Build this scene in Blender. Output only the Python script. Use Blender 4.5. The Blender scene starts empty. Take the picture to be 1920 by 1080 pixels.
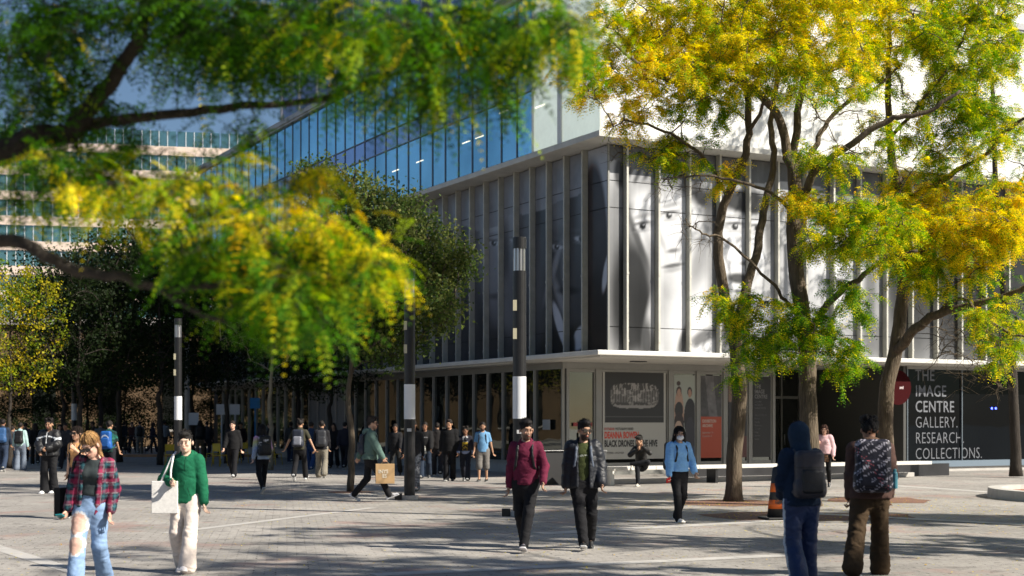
import bpy, math, random
import numpy as np
from mathutils import Vector, Matrix
R_ = math.radians
random.seed(7); rng = np.random.default_rng(7)
SC = bpy.context.scene
COL = SC.collection
# ------------------------------------------------------------------ camera
F = 2667.0; HC = 1.78; HY = 790.0            # focal length in photo pixels, eye height, horizon row
cam = bpy.data.cameras.new('camera'); camo = bpy.data.objects.new('camera', cam); COL.objects.link(camo)
camo.location = (0, 0, HC); camo.rotation_euler = (R_(90), 0, 0)
cam.sensor_width = 36; cam.lens = F / 1920 * 36
cam.shift_y = (HY - 540) / 1920
cam.clip_start = .1; cam.clip_end = 2000
cam.dof.use_dof = True; cam.dof.focus_distance = 25.0; cam.dof.aperture_fstop = 2.0
SC.camera = camo
# ------------------------------------------------------------------ light
SUN_EL = R_(37); SX, SY = .93, -.365          # horizontal direction towards the sun
SC.view_settings.view_transform = 'Standard'; SC.view_settings.look = 'None'
SC.view_settings.exposure = 0.82; SC.view_settings.gamma = 1
w = bpy.data.worlds.new('World'); SC.world = w; w.use_nodes = True
nt = w.node_tree; nt.nodes.clear()
sky = nt.nodes.new('ShaderNodeTexSky'); sky.sky_type = 'NISHITA'; sky.sun_disc = False
sky.sun_elevation = SUN_EL; sky.sun_rotation = math.atan2(SX, SY); sky.air_density = 1.0; sky.dust_density = .8; sky.ozone_density = 4.0
bg = nt.nodes.new('ShaderNodeBackground'); bg.inputs[1].default_value = .05
wo = nt.nodes.new('ShaderNodeOutputWorld'); nt.links.new(sky.outputs[0], bg.inputs[0]); nt.links.new(bg.outputs[0], wo.inputs[0])
sl = bpy.data.lights.new('sun', 'SUN'); sl.energy = 5.0; sl.angle = R_(.53); sl.color = (1, .93, .82)
so = bpy.data.objects.new('sun', sl); COL.objects.link(so)
sd = Vector((SX, SY, 0)).normalized() * math.cos(SUN_EL) + Vector((0, 0, math.sin(SUN_EL)))
so.rotation_euler = sd.to_track_quat('Z', 'Y').to_euler(); so.location = (30, -10, 40)
SC.cycles.max_bounces = 6; SC.cycles.diffuse_bounces = 2; SC.cycles.glossy_bounces = 3
SC.cycles.transmission_bounces = 4; SC.cycles.transparent_max_bounces = 6
SC.cycles.use_denoising = True
SC.cycles.sample_clamp_indirect = 4
# ------------------------------------------------------------------ helpers
def P(px, d, z=0.0):
    return Vector(((px - 960) / F * d, d, z))
def PP(px, py, d):
    return Vector(((px - 960) / F * d, d, HC + (HY - py) / F * d))
def G(px, py):
    d = F * HC / (py - HY)
    return P(px, d)
def link(o, parent=None):
    COL.objects.link(o)
    if parent is not None: o.parent = parent
    return o
def tag(o, label=None, cat=None, group=None, kind=None):
    if label: o['label'] = label
    if cat: o['category'] = cat
    if group: o['group'] = group
    if kind: o['kind'] = kind
    return o
def empty(name, loc=(0, 0, 0), rz=0, label=None, cat=None, group=None):
    o = bpy.data.objects.new(name, None); o.location = loc; o.rotation_euler = (0, 0, rz)
    o.empty_display_size = .3
    link(o); return tag(o, label, cat, group)
def children(o): return [c for c in bpy.data.objects if c.parent == o]
def copy_tree(o, parent=None):
    c = o.copy(); COL.objects.link(c)
    if parent is not None: c.parent = parent
    for ch in children(o): copy_tree(ch, c)
    return c
class MB:
    """collects shapes, builds ONE mesh"""
    def __init__(s): s.v = []; s.f = []; s.n = 0; s.c = []; s.smooth = []; s.mi = []; s.cur = 0
    def add(s, v, f, col=None, smooth=False):
        v = np.asarray(v, float).reshape(-1, 3)
        s.v.append(v); s.f += [tuple(int(i) + s.n for i in q) for q in f]
        s.smooth += [smooth] * len(f); s.mi += [s.cur] * len(f)
        if col is None: col = (1, 1, 1)
        c = np.asarray(col, float)
        if c.ndim == 1: c = np.tile(c[:3], (len(v), 1))
        s.c.append(c); s.n += len(v)
    def box(s, x0, x1, y0, y1, z0, z1, col=None, R=None, T=None):
        v = np.array([(x0,y0,z0),(x1,y0,z0),(x1,y1,z0),(x0,y1,z0),(x0,y0,z1),(x1,y0,z1),(x1,y1,z1),(x0,y1,z1)], float)
        if R is not None: v = v @ np.array(R).T
        if T is not None: v = v + np.array(T)
        s.add(v, [(3,2,1,0),(4,5,6,7),(0,1,5,4),(1,2,6,5),(2,3,7,6),(3,0,4,7)], col)
    def tube(s, pts, rad, n=8, col=None, cap=True, smooth=True):
        pts = np.asarray(pts, float); m = len(pts); rad = np.broadcast_to(np.asarray(rad, float), (m,))
        t = np.gradient(pts, axis=0); t /= np.linalg.norm(t, axis=1)[:, None] + 1e-9
        up = np.array([0, 0, 1.]) if abs(t[0, 2]) < .9 else np.array([1., 0, 0])
        V = []
        for i in range(m):
            a = np.cross(t[i], up); a /= np.linalg.norm(a) + 1e-9; b = np.cross(t[i], a); up = -np.cross(t[i], a) if False else up
            th = np.arange(n) * 2 * math.pi / n
            V.append(pts[i] + rad[i] * (np.cos(th)[:, None] * a + np.sin(th)[:, None] * b))
        V = np.concatenate(V); Fc = []
        for i in range(m - 1):
            for j in range(n):
                k = (j + 1) % n; Fc.append((i*n+j, i*n+k, (i+1)*n+k, (i+1)*n+j))
        if cap: Fc += [tuple(range(n))[::-1], tuple(range((m-1)*n, m*n))]
        s.add(V, Fc, col, smooth)
    def lathe(s, prof, c=(0, 0, 0), n=20, col=None, smooth=False):
        th = np.arange(n) * 2 * math.pi / n; V = []
        for r, z in prof: V.append(np.stack([c[0] + r*np.cos(th), c[1] + r*np.sin(th), np.full(n, c[2] + z)], 1))
        V = np.concatenate(V); Fc = []; m = len(prof)
        for i in range(m - 1):
            for j in range(n):
                k = (j + 1) % n; Fc.append((i*n+j, i*n+k, (i+1)*n+k, (i+1)*n+j))
        Fc += [tuple(range(n))[::-1], tuple(range((m-1)*n, m*n))]
        s.add(V, Fc, col, smooth)
    def build(s, name, mat, parent=None, colors=False, bevel=0, loc=None):
        me = bpy.data.meshes.new(name)
        V = np.concatenate(s.v) if s.v else np.zeros((0, 3))
        me.from_pydata(V.tolist(), [], s.f)
        for m_ in (mat if isinstance(mat, (list, tuple)) else [mat]): me.materials.append(m_)
        me.polygons.foreach_set('use_smooth', s.smooth); me.polygons.foreach_set('material_index', s.mi)
        if colors: set_col(me, np.concatenate(s.c))
        me.update()
        o = bpy.data.objects.new(name, me); link(o, parent)
        if loc is not None: o.location = loc
        if bevel:
            b = o.modifiers.new('bevel', 'BEVEL'); b.width = bevel; b.segments = 2; b.limit_method = 'ANGLE'
        return o
def set_col(me, c):
    a = me.color_attributes.new('Col', 'FLOAT_COLOR', 'POINT')
    c = np.asarray(c, np.float32); c4 = np.ones((len(c), 4), np.float32); c4[:, :3] = c[:, :3]
    a.data.foreach_set('color', c4.ravel())
def quads_mesh(name, V, Q, mat, col=None, parent=None, smooth=False, mi=None):
    """fast mesh of quads from numpy"""
    me = bpy.data.meshes.new(name); V = np.asarray(V, np.float32); Q = np.asarray(Q, np.int32); k = Q.shape[1]
    me.vertices.add(len(V)); me.vertices.foreach_set('co', V.ravel())
    me.loops.add(Q.size); me.loops.foreach_set('vertex_index', Q.ravel())
    me.polygons.add(len(Q)); me.polygons.foreach_set('loop_start', np.arange(0, Q.size, k, dtype=np.int32))
    try: me.polygons.foreach_set('loop_total', np.full(len(Q), k, np.int32))
    except Exception: pass
    me.polygons.foreach_set('use_smooth', np.full(len(Q), smooth))
    for m_ in (mat if isinstance(mat, (list, tuple)) else [mat]): me.materials.append(m_)
    if mi is not None: me.polygons.foreach_set('material_index', np.asarray(mi, np.int32))
    me.update(calc_edges=True)
    if col is not None: set_col(me, col)
    me.validate()
    o = bpy.data.objects.new(name, me); return link(o, parent)
# ------------------------------------------------------------------ materials
MATS = {}
def mat(name, color=(.5,.5,.5), rough=.6, metal=0, spec=.5, var=.0, vscale=3., bump=.0, bscale=40., attr=False, emit=0, sheen=0, coat=0):
    if name in MATS: return MATS[name]
    m = bpy.data.materials.new(name); m.use_nodes = True; t = m.node_tree; b = t.nodes['Principled BSDF']
    b.inputs['Roughness'].default_value = rough; b.inputs['Metallic'].default_value = metal
    b.inputs['Specular IOR Level'].default_value = spec
    b.inputs['Base Color'].default_value = (*color, 1)
    src = None
    if attr:
        a = t.nodes.new('ShaderNodeVertexColor'); a.layer_name = 'Col'; src = a.outputs[0]
    if var or bump: tc = t.nodes.new('ShaderNodeTexCoord')
    if var:
        n = t.nodes.new('ShaderNodeTexNoise'); n.inputs['Scale'].default_value = vscale; n.inputs['Detail'].default_value = 6; n.inputs['Roughness'].default_value = .65
        t.links.new(tc.outputs['Object'], n.inputs['Vector'])
        mr = t.nodes.new('ShaderNodeMapRange'); mr.inputs[1].default_value = .3; mr.inputs[2].default_value = .7
        mr.inputs[3].default_value = 1 - var; mr.inputs[4].default_value = 1 + var
        t.links.new(n.outputs[0], mr.inputs[0])
        mx = t.nodes.new('ShaderNodeMix'); mx.data_type = 'RGBA'; mx.blend_type = 'MULTIPLY'; mx.inputs[0].default_value = 1
        if src: t.links.new(src, mx.inputs[6])
        else: mx.inputs[6].default_value = (*color, 1)
        t.links.new(mr.outputs[0], mx.inputs[7]); src = mx.outputs[2]
    if src: t.links.new(src, b.inputs['Base Color'])
    if bump:
        n2 = t.nodes.new('ShaderNodeTexNoise'); n2.inputs['Scale'].default_value = bscale; n2.inputs['Detail'].default_value = 5
        t.links.new(tc.outputs['Object'], n2.inputs['Vector'])
        bp = t.nodes.new('ShaderNodeBump'); bp.inputs['Strength'].default_value = bump; bp.inputs['Distance'].default_value = .01
        t.links.new(n2.outputs[0], bp.inputs['Height']); t.links.new(bp.outputs[0], b.inputs['Normal'])
    if emit:
        b.inputs['Emission Color'].default_value = (*color, 1); b.inputs['Emission Strength'].default_value = emit
    if sheen: b.inputs['Sheen Weight'].default_value = sheen
    if coat: b.inputs['Coat Weight'].default_value = coat
    MATS[name] = m; return m
def glass_mat(name, tint, refl=.35, under=(.01,.012,.012), rough=.02, wav=.0):
    """opaque dark glazing: dark body under a mirror film"""
    if name in MATS: return MATS[name]
    m = bpy.data.materials.new(name); m.use_nodes = True; t = m.node_tree; t.nodes.clear()
    o = t.nodes.new('ShaderNodeOutputMaterial'); mx = t.nodes.new('ShaderNodeMixShader')
    d = t.nodes.new('ShaderNodeBsdfDiffuse'); d.inputs[0].default_value = (*under, 1)
    g = t.nodes.new('ShaderNodeBsdfGlossy'); g.inputs[0].default_value = (*tint, 1); g.inputs['Roughness'].default_value = rough
    fr = t.nodes.new('ShaderNodeLayerWeight'); fr.inputs[0].default_value = .35
    mr = t.nodes.new('ShaderNodeMapRange'); mr.inputs[1].default_value = 0; mr.inputs[2].default_value = 1; mr.inputs[3].default_value = refl*.6; mr.inputs[4].default_value = min(1, refl*2.0)
    t.links.new(fr.outputs['Fresnel'], mr.inputs[0]); t.links.new(mr.outputs[0], mx.inputs[0])
    t.links.new(d.outputs[0], mx.inputs[1]); t.links.new(g.outputs[0], mx.inputs[2]); t.links.new(mx.outputs[0], o.inputs[0])
    if wav:
        tc = t.nodes.new('ShaderNodeTexCoord'); n = t.nodes.new('ShaderNodeTexNoise'); n.inputs['Scale'].default_value = .8; n.inputs['Detail'].default_value = 2
        bp = t.nodes.new('ShaderNodeBump'); bp.inputs['Strength'].default_value = wav; bp.inputs['Distance'].default_value = .02
        t.links.new(tc.outputs['Object'], n.inputs['Vector']); t.links.new(n.outputs[0], bp.inputs['Height']); t.links.new(bp.outputs[0], g.inputs['Normal'])
    if wav:  # noise in the mirror tint stands in for uneven cloud reflections
        n = t.nodes.new('ShaderNodeTexNoise'); n.inputs['Scale'].default_value = .33; n.inputs['Detail'].default_value = 3; t.links.new(tc.outputs['Object'], n.inputs['Vector'])
        r2 = t.nodes.new('ShaderNodeMapRange'); r2.inputs[1].default_value = .3; r2.inputs[2].default_value = .7; r2.inputs[3].default_value = .72; r2.inputs[4].default_value = 1.12; t.links.new(n.outputs[0], r2.inputs[0])
        x = t.nodes.new('ShaderNodeMix'); x.data_type = 'RGBA'; x.blend_type = 'MULTIPLY'; x.inputs[0].default_value = 1; x.inputs[6].default_value = (*tint, 1); t.links.new(r2.outputs[0], x.inputs[7]); t.links.new(x.outputs[2], g.inputs[0])
    MATS[name] = m; return m
def text(name, body, size, loc, rot, material, parent=None, sx=1., bold=0., align='LEFT', extrude=.004, spacing=1., line=1.):
    c = bpy.data.curves.new(name, 'FONT'); c.body = body; c.size = size; c.extrude = extrude; c.offset = bold; c.align_x = align
    c.space_character = spacing; c.space_line = line; c.resolution_u = 3
    o = bpy.data.objects.new(name, c); link(o, parent); o.location = loc; o.rotation_euler = rot; o.scale = (sx, 1, 1)
    c.materials.append(material)
    bpy.context.view_layer.update()
    me = bpy.data.meshes.new_from_object(o.evaluated_get(bpy.context.evaluated_depsgraph_get())); bpy.data.objects.remove(o)
    o = bpy.data.objects.new(name, me); link(o, parent); o.location = loc; o.rotation_euler = rot; o.scale = (sx, 1, 1)
    if not me.materials: me.materials.append(material)
    return o
# ------------------------------------------------------------------ ground
def ground_mat():
    m = bpy.data.materials.new('pavers'); m.use_nodes = True; t = m.node_tree; b = t.nodes['Principled BSDF']
    tc = t.nodes.new('ShaderNodeTexCoord'); mp = t.nodes.new('ShaderNodeMapping'); mp.inputs['Rotation'].default_value = (0, 0, R_(-9))
    t.links.new(tc.outputs['Object'], mp.inputs['Vector'])
    br = t.nodes.new('ShaderNodeTexBrick'); br.inputs['Scale'].default_value = 1; br.inputs['Brick Width'].default_value = .26; br.inputs['Row Height'].default_value = .13
    br.inputs['Mortar Size'].default_value = .010; br.inputs['Mortar Smooth'].default_value = .25; br.inputs['Bias'].default_value = -.1
    br.inputs['Color1'].default_value = (.41, .385, .35, 1); br.inputs['Color2'].default_value = (.365, .34, .31, 1); br.inputs['Mortar'].default_value = (.33, .307, .28, 1)
    t.links.new(mp.outputs[0], br.inputs['Vector'])
    def noise(sc, det, lo, hi, a, bb, rough=.6):
        n = t.nodes.new('ShaderNodeTexNoise'); n.inputs['Scale'].default_value = sc; n.inputs['Detail'].default_value = det; n.inputs['Roughness'].default_value = rough
        t.links.new(tc.outputs['Object'], n.inputs['Vector'])
        r = t.nodes.new('ShaderNodeMapRange'); r.inputs[1].default_value = lo; r.inputs[2].default_value = hi; r.inputs[3].default_value = a; r.inputs[4].default_value = bb
        t.links.new(n.outputs[0], r.inputs[0]); return r.outputs[0], n.outputs[0]
    def mul(src, fac=None, col=None, mode='MULTIPLY', f=1):
        x = t.nodes.new('ShaderNodeMix'); x.data_type = 'RGBA'; x.blend_type = mode; x.inputs[0].default_value = f
        t.links.new(src, x.inputs[6])
        if col is not None: x.inputs[7].default_value = (*col, 1); t.links.new(fac, x.inputs[0])
        else: t.links.new(fac, x.inputs[7])
        return x.outputs[2]
    n1, _ = noise(.35, 6, .3, .7, .64, 1.12); c = mul(br.outputs[0], n1)
    n2, _ = noise(9, 5, .25, .75, .8, 1.15); c = mul(c, n2)
    ns_, nr_ = noise(7, 3, .54, .60, 0, 1); dd = t.nodes.new('ShaderNodeMath'); dd.operation = 'MULTIPLY'; t.links.new(ns_, dd.inputs[0]); t.links.new(br.outputs['Fac'], dd.inputs[1]); c = mul(c, dd.outputs[0], (.05,.045,.04), 'MIX')
    n3, _ = noise(.55, 4, .56, .68, 0, .55); c = mul(c, n3, (.34, .2, .17), 'MIX')
    n5, _ = noise(2.5, 8, .585, .63, 0, .55); c = mul(c, n5, (.13, .12, .11), 'MIX')      # stains, gum
    n4, raw = noise(60, 3, .3, .7, .88, 1.1); c = mul(c, n4)
    t.links.new(c, b.inputs['Base Color']); b.inputs['Roughness'].default_value = .75; b.inputs['Specular IOR Level'].default_value = .3
    ad = t.nodes.new('ShaderNodeMath'); ad.operation = 'MULTIPLY_ADD'; ad.inputs[1].default_value = -1.2; t.links.new(br.outputs['Fac'], ad.inputs[0]); t.links.new(raw, ad.inputs[2])
    bp = t.nodes.new('ShaderNodeBump'); bp.inputs['Strength'].default_value = .5; bp.inputs['Distance'].default_value = .008
    t.links.new(ad.outputs[0], bp.inputs['Height']); t.links.new(bp.outputs[0], b.inputs['Normal'])
    return m
g = MB(); g.add([(-700,-80,0),(700,-80,0),(700,1500,0),(-700,1500,0)], [(0,1,2,3)])
tag(g.build('ground', ground_mat()), 'grey brick paved plaza', None, None, 'structure')
BAND = mat('pale_granite', (.47,.45,.42), .7, var=.18, vscale=2.5, bump=.3, bscale=60)
def band(pts, wd, name='path', z=.004):
    m = MB()
    for (a, b) in zip(pts[:-1], pts[1:]):
        d = (b - a); d.z = 0; d.normalize(); n = Vector((-d.y, d.x, 0)) * wd / 2
        L = (b - a).length; k = max(1, int(L / .9))
        for i in range(k):
            p = a + (b - a) * (i / k); q = a + (b - a) * ((i + 1) / k) - d * .012
            m.add([p - n + Vector((0,0,z)), q - n + Vector((0,0,z)), q + n + Vector((0,0,z)), p + n + Vector((0,0,z))], [(0,1,2,3)])
    o = m.build(name, BAND); tag(o, 'pale granite band set in the grey pavers', None, None, 'structure'); return o
band([G(310, 1000), G(700, 952)], .22)
band([G(1010, 1001), G(1480, 975)], .42, z=.004)
band([G(1500, 962), G(1990, 988)], .36, z=.008)
band([G(1640, 908), G(1960, 930)], .42, z=.004)
band([G(-60, 1010), G(150, 1075)], .25, z=.004)
band([G(700, 1078), G(1500, 1040)], .3, z=.004)
# ------------------------------------------------------------------ gallery building
CX, CY = 2.97, 44.0; ANG = math.atan2(.4766, .879)
CA, SA = math.cos(ANG), math.sin(ANG)
def L2W(x, y, z=0): return Vector((CX + CA*x - SA*y, CY + SA*x + CA*y, z))
def L2P(x, y, z):
    W = np.array([CX + CA*x - SA*y, CY + SA*x + CA*y]); return 960 + F*W[0]/W[1], HY - F*(z - HC)/W[1]
bd = empty('gallery_building', (CX, CY, 0), ANG, 'glass and concrete gallery with portrait mural behind vertical fins at the plaza corner', 'building')
WHITE = mat('white_cladding', (.68,.68,.65), .45, var=.04, vscale=1.5)
CONC = mat('concrete', (.42,.40,.37), .7, var=.16, vscale=1.2, bump=.3, bscale=30)
FRAME = mat('frame_metal', (.24,.235,.215), .45, metal=.3, var=.08, vscale=2)
FINM = mat('fin_metal', (.46,.45,.40), .5, metal=.15, var=.14, vscale=3)
DARK = mat('dark_wall', (.015,.015,.016), .6)
BLUE = glass_mat('blue_glass', (.50,.84,1.0), 1.0, (.0,.15,.34), .03, .07)
BLUE2 = glass_mat('spandrel_glass', (.60,.72,1.0), .70, (.05,.08,.20), .08, .05)
PALEW = mat('pale_glow_glass', (.62,.68,.58), .12, emit=.36, spec=.6, var=.25, vscale=.7)  # emission stands in for a daylit interior behind the glass
PALEG = glass_mat('pale_glass', (.8,.9,.85), .35, (.66,.68,.60), .05, .1)
BLACKG = glass_mat('black_glass', (.8,.85,.8), .22, (.012,.013,.012), .015, .12)
MULL = mat('mullion', (.13,.15,.18), .4, metal=.2)
ALU = mat('aluminium', (.5,.5,.5), .4, metal=.6)
LX, LY = 26.0, 42.0
ZC0, ZC1, ZL0, ZL1, ZR = 3.72, 3.93, 10.38, 10.56, 15.9
# backing walls of the mural storey
m = MB(); m.box(.12, LX, .12, LY, ZC1, ZL0); m.build('wall', DARK, bd)
# ledge, canopy
m = MB(); m.box(-.86, LX, -.86, LY, ZL0, ZL1); m.build('ledge', mat('ledge_concrete', (.50,.49,.45), .6, var=.12, vscale=1.5, bump=.2), bd, bevel=.01)
m = MB(); m.box(-.98, LX, -.98, LY, ZC0 + .06, ZC1); m.build('canopy', mat('canopy_metal', (.60,.585,.54), .45, var=.1, vscale=1.2), bd, bevel=.02)
m = MB(); m.box(-.80, LX - .1, -.80, LY - .1, ZC0, ZC0 + .057); m.build('soffit', mat('soffit_panel', (.52,.50,.45), .6, var=.06), bd)
m = MB(); m.box(1.55, 2.05, .9, 1.15, ZC0 - .03, ZC0 - .003); m.build('vent', DARK, bd)
# upper volume
m = MB(); m.box(-.70, LX, -.70, LY, ZL1, ZR - .1); m.build('wall', mat('inner_wall', (.5,.5,.48), .6), bd)
m = MB(); m.box(-.95, LX, -.95, LY, ZR, ZR + .22); m.box(-.9, LX, -.9, LY, ZR - .1, ZR - .002); m.build('roof', mat('roof_edge', (.35,.35,.36), .5), bd)
XU = -.80
ys = [-.80, .15, 1.57, 3.37] + [3.37 + 1.1*k for k in range(1, 36)]
ys = [y for y in ys if y < LY]
for i in range(len(ys) - 1):
    y0, y1 = ys[i] + .03, ys[i+1] - .03
    if i == 0:
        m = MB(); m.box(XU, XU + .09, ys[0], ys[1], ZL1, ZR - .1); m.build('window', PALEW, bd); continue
    w_ = MB()
    if i < 3:
        w_.box(XU + .04, XU + .06, y0, y1, ZL1 + .05, ZR - .12)
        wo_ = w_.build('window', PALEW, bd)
        q = MB(); q.box(XU - .01, XU + .04, ys[i+1] - .07 if i == 1 else y1 - .02, ys[i+1] + .16 if i == 1 else y1 + .05, ZL1, ZR - .12); q.build('window_frame', WHITE, bd)
    else:
        jz = rng.normal(0, .004)
        w_.box(XU + .04, XU + .06, y0, y1, ZL1 + .04, 12.62); w_.box(XU + .04, XU + .06, y0, y1, 13.43, ZR - .12)
        wo_ = w_.build('window', BLUE, bd)
        q = MB(); q.box(XU + .041, XU + .061, y0, y1, 12.66, 13.39); q.build('spandrel', BLUE2, wo_)
        q = MB(); q.box(XU + .0, XU + .05, y0, y1, 12.62, 12.66); q.build('transom', MULL, wo_); q = MB(); q.box(XU, XU + .05, y0, y1, 13.39, 13.43); q.build('transom', MULL, wo_)
        q = MB(); q.box(XU + .012, XU + .065, y0 - .058, y0 - .002, ZL1, ZR - .12); q.build('mullion', MULL, wo_)
# ceiling tubes seen behind the upper glass near the corner
tube_m = mat('lit_tube', (1., .93, .75), emit=.75)
for (yy, zz) in [(2.6, 12.0), (6.9, 11.75), (7.95, 11.75), (11.9, 11.7), (14.2, 11.7), (5.1, 12.3)]:
    m = MB(); m.box(XU + .02, XU + .035, yy, yy + .62, zz, zz + .035); m.build('ceiling_light', tube_m, bd)
# right upper wall: white panels with thin joints
x = -.80; k = 0
while x < LX - 1:
    wd = 2.38; m = MB()
    for (z0, z1) in ((ZL1, 12.2), (12.215, 14.0), (14.015, ZR - .1)): m.box(x if k else -.799, min(x + wd - .012, LX), -.80, -.71, z0, z1)
    m.build('cladding_panel', WHITE, bd); x += wd; k += 1
m = MB(); m.box(4, 20.2, 1.5, 5.8, ZR + .22, 24); m.build('penthouse', WHITE, bd)
# ------------------------------------------------------------------ mural
def val_noise(x, y, seed=0):
    x = np.asarray(x, float); y = np.asarray(y, float)
    r = np.random.default_rng(seed).random((64, 64)); xi = np.floor(x).astype(int); yi = np.floor(y).astype(int)
    fx = x - xi; fy = y - yi; fx = fx*fx*(3-2*fx); fy = fy*fy*(3-2*fy)
    a = r[xi % 64, yi % 64]; b = r[(xi+1) % 64, yi % 64]; c = r[xi % 64, (yi+1) % 64]; d = r[(xi+1) % 64, (yi+1) % 64]
    return (a*(1-fx)+b*fx)*(1-fy)+(c*(1-fx)+d*fx)*fy
def fbm(x, y, seed=0, o=4):
    s = 0; a = .5
    for i in range(o): s = s + a*val_noise(x*2**i, y*2**i, seed+i); a *= .5
    return s
def ell(g, px, py, cx, cy, rx, ry, val, soft=.3, al=1., rot=0):
    c, s = math.cos(R_(rot)), math.sin(R_(rot)); dx = px - cx; dy = py - cy
    u = (dx*c + dy*s)/rx; v = (-dx*s + dy*c)/ry; r = np.sqrt(u*u + v*v)
    w = np.clip((1 + soft - r)/(2*soft), 0, 1); w = w*w*(3-2*w)*al
    return g*(1-w) + val*w
def eye(g, x, y, cx, cy, s, white=.6, rot=0):
    g = ell(g, x, y, cx, cy - 1.0*s, 15*s, 5*s, .14, .6, .7, rot)
    g = ell(g, x, y, cx, cy, 11*s, 4.6*s, white, .35, 1, rot); g = ell(g, x, y, cx, cy, 4.6*s, 4.8*s, .05, .2)
    g = ell(g, x, y, cx + 1.5*s, cy - 1.6*s, 1.4*s, 1.4*s, .8, .5); g = ell(g, x, y, cx, cy - 5*s, 13*s, 2.2*s, .12, .7, .8, rot); g = ell(g, x, y, cx, cy + 7*s, 12*s, 2*s, .3, .8, .5, rot)
    g = ell(g, x, y, cx, cy - 15*s, 17*s, 3.4*s, .16, .8, .5, rot - 6); return g
def mural(x, y):
    n = fbm(x/22, y/70, 3)
    n2 = fbm(x/9, y/26, 9)
    g = .035 + .05*n
    left = x < 1141
    led = np.interp(x, [800, 1100, 1141], [372, 275, 262])              # foot of the ledge: clear glass above the portraits
    # --- left wall: portraits, the wall's shade darkened into the print
    g = ell(g, x, y, 862, 420, 14, 90, .16, .6, .8); g = ell(g, x, y, 886, 480, 12, 120, .10, .6, .8)
    g = ell(g, x, y, 932, 440, 34, 130, .30, .5); g = ell(g, x, y, 924, 392, 20, 50, .46, .6, .9); g = ell(g, x, y, 962, 372, 14, 60, .34, .6, .8)
    g = ell(g, x, y, 948, 480, 9, 60, .08, .7, .9); g = ell(g, x, y, 925, 520, 13, 56, .26, .6, .8)
    g = eye(g, x, y, 926, 456, 1.1, .5); g = eye(g, x, y, 966, 450, .9, .4)
    g = ell(g, x, y, 938, 556, 22, 6, .05, .6, .9); g = ell(g, x, y, 950, 590, 26, 60, .20, .6, .8, 10); g = ell(g, x, y, 920, 650, 40, 40, .05, .5)
    g = ell(g, x, y, 990, 420, 12, 150, .17, .7, .7); g = ell(g, x, y, 1010, 520, 11, 90, .13, .7, .7)
    g = ell(g, x, y, 1070, 450, 40, 150, .085, .4); g = ell(g, x, y, 1045, 395, 17, 40, .22, .7, .8); g = ell(g, x, y, 1094, 390, 10, 44, .18, .7, .8)
    g = ell(g, x, y, 1038, 505, 5, 52, .34, .7, .9, 16); g = ell(g, x, y, 1050, 560, 6, 44, .30, .7, .9, -18); g = ell(g, x, y, 1058, 500, 6, 30, .20, .7, .8)
    g = eye(g, x, y, 1044, 463, 1.05, .5, 6); g = eye(g, x, y, 1090, 448, 1.1, .6, 6)
    g = ell(g, x, y, 1066, 545, 20, 7, .03, .5, .9); g = ell(g, x, y, 1066, 690, 62, 80, .02, .25)
    g = ell(g, x, y, 1050, 610, 7, 44, .75, .2, 1, -16); g = ell(g, x, y, 1087, 634, 12, 24, .75, .2, 1, 20); g = ell(g, x, y, 1068, 655, 11, 34, .02, .3, 1, 5)
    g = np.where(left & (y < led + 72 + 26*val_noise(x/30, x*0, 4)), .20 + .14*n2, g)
    c_ = left & (x > 1101)
    g = np.where(c_, .42 + .1*n, g); d_ = ell(g, x, y, 1112, 480, 28, 178, .03 + .03*n, .10); d_ = ell(d_, x, y, 1124, 600, 34, 90, .022, .2); d_ = ell(d_, x, y, 1136, 512, 5, 34, .6, .3, 1, 8)
    g = np.where(c_, d_, g)
    # --- right wall: woman in knit cap looking up, man in cap, pale faces
    r = np.full_like(g, .47) + .16*(n - .5)
    r = ell(r, x, y, 1160, 430, 26, 92, .30, .4); r = ell(r, x, y, 1164, 322, 12, 30, .10, .3); r = ell(r, x, y, 1156, 560, 26, 120, .20, .5, .9)
    cap = .26 + .16*np.sin((x*.9 + y*.34)/2.4)
    r = ell(r, x, y, 1206, 306, 34, 44, cap, .15); r = ell(r, x, y, 1220, 352, 44, 17, .42, .4, 1, -14); r = ell(r, x, y, 1214, 385, 44, 13, .10, .5, .9, -14)
    r = ell(r, x, y, 1290, 352, 34, 30, .20, .4, 1, 6); r = ell(r, x, y, 1318, 372, 62, 15, .055, .4, 1, 8); r = ell(r, x, y, 1338, 402, 18, 46, .09, .5, .95, -8)
    r = ell(r, x, y, 1184, 560, 38, 116, .045, .3); r = ell(r, x, y, 1206, 600, 20, 76, .03, .4, .95, -8)
    r = ell(r, x, y, 1226, 420, 36, 66, .74, .25, 1, -18); r = ell(r, x, y, 1276, 440, 46, 84, .76, .22, 1, -10); r = ell(r, x, y, 1196, 450, 6, 64, .08, .6, .9, -20)
    r = ell(r, x, y, 1232, 494, 9, 54, .30, .8, .8, -20); r = ell(r, x, y, 1240, 450, 5, 34, .36, .8, .8, -16); r = ell(r, x, y, 1262, 500, 34, 40, .66, .5, .7)
    r = eye(r, x, y, 1205, 424, 1.25, .66, -8); r = eye(r, x, y, 1254, 404, 1.25, .66, -8)
    r = ell(r, x, y, 1262, 470, 11, 4, .20, .6, .9, -10); r = ell(r, x, y, 1262, 498, 20, 4, .12, .5, .9, -10); r = ell(r, x, y, 1262, 506, 16, 4.5, .38, .6, .8, -10)
    r = ell(r, x, y, 1222, 596, 11, 66, .62, .5, .8, 10); r = ell(r, x, y, 1212, 640, 10, 40, .06, .5, .9)
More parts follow.
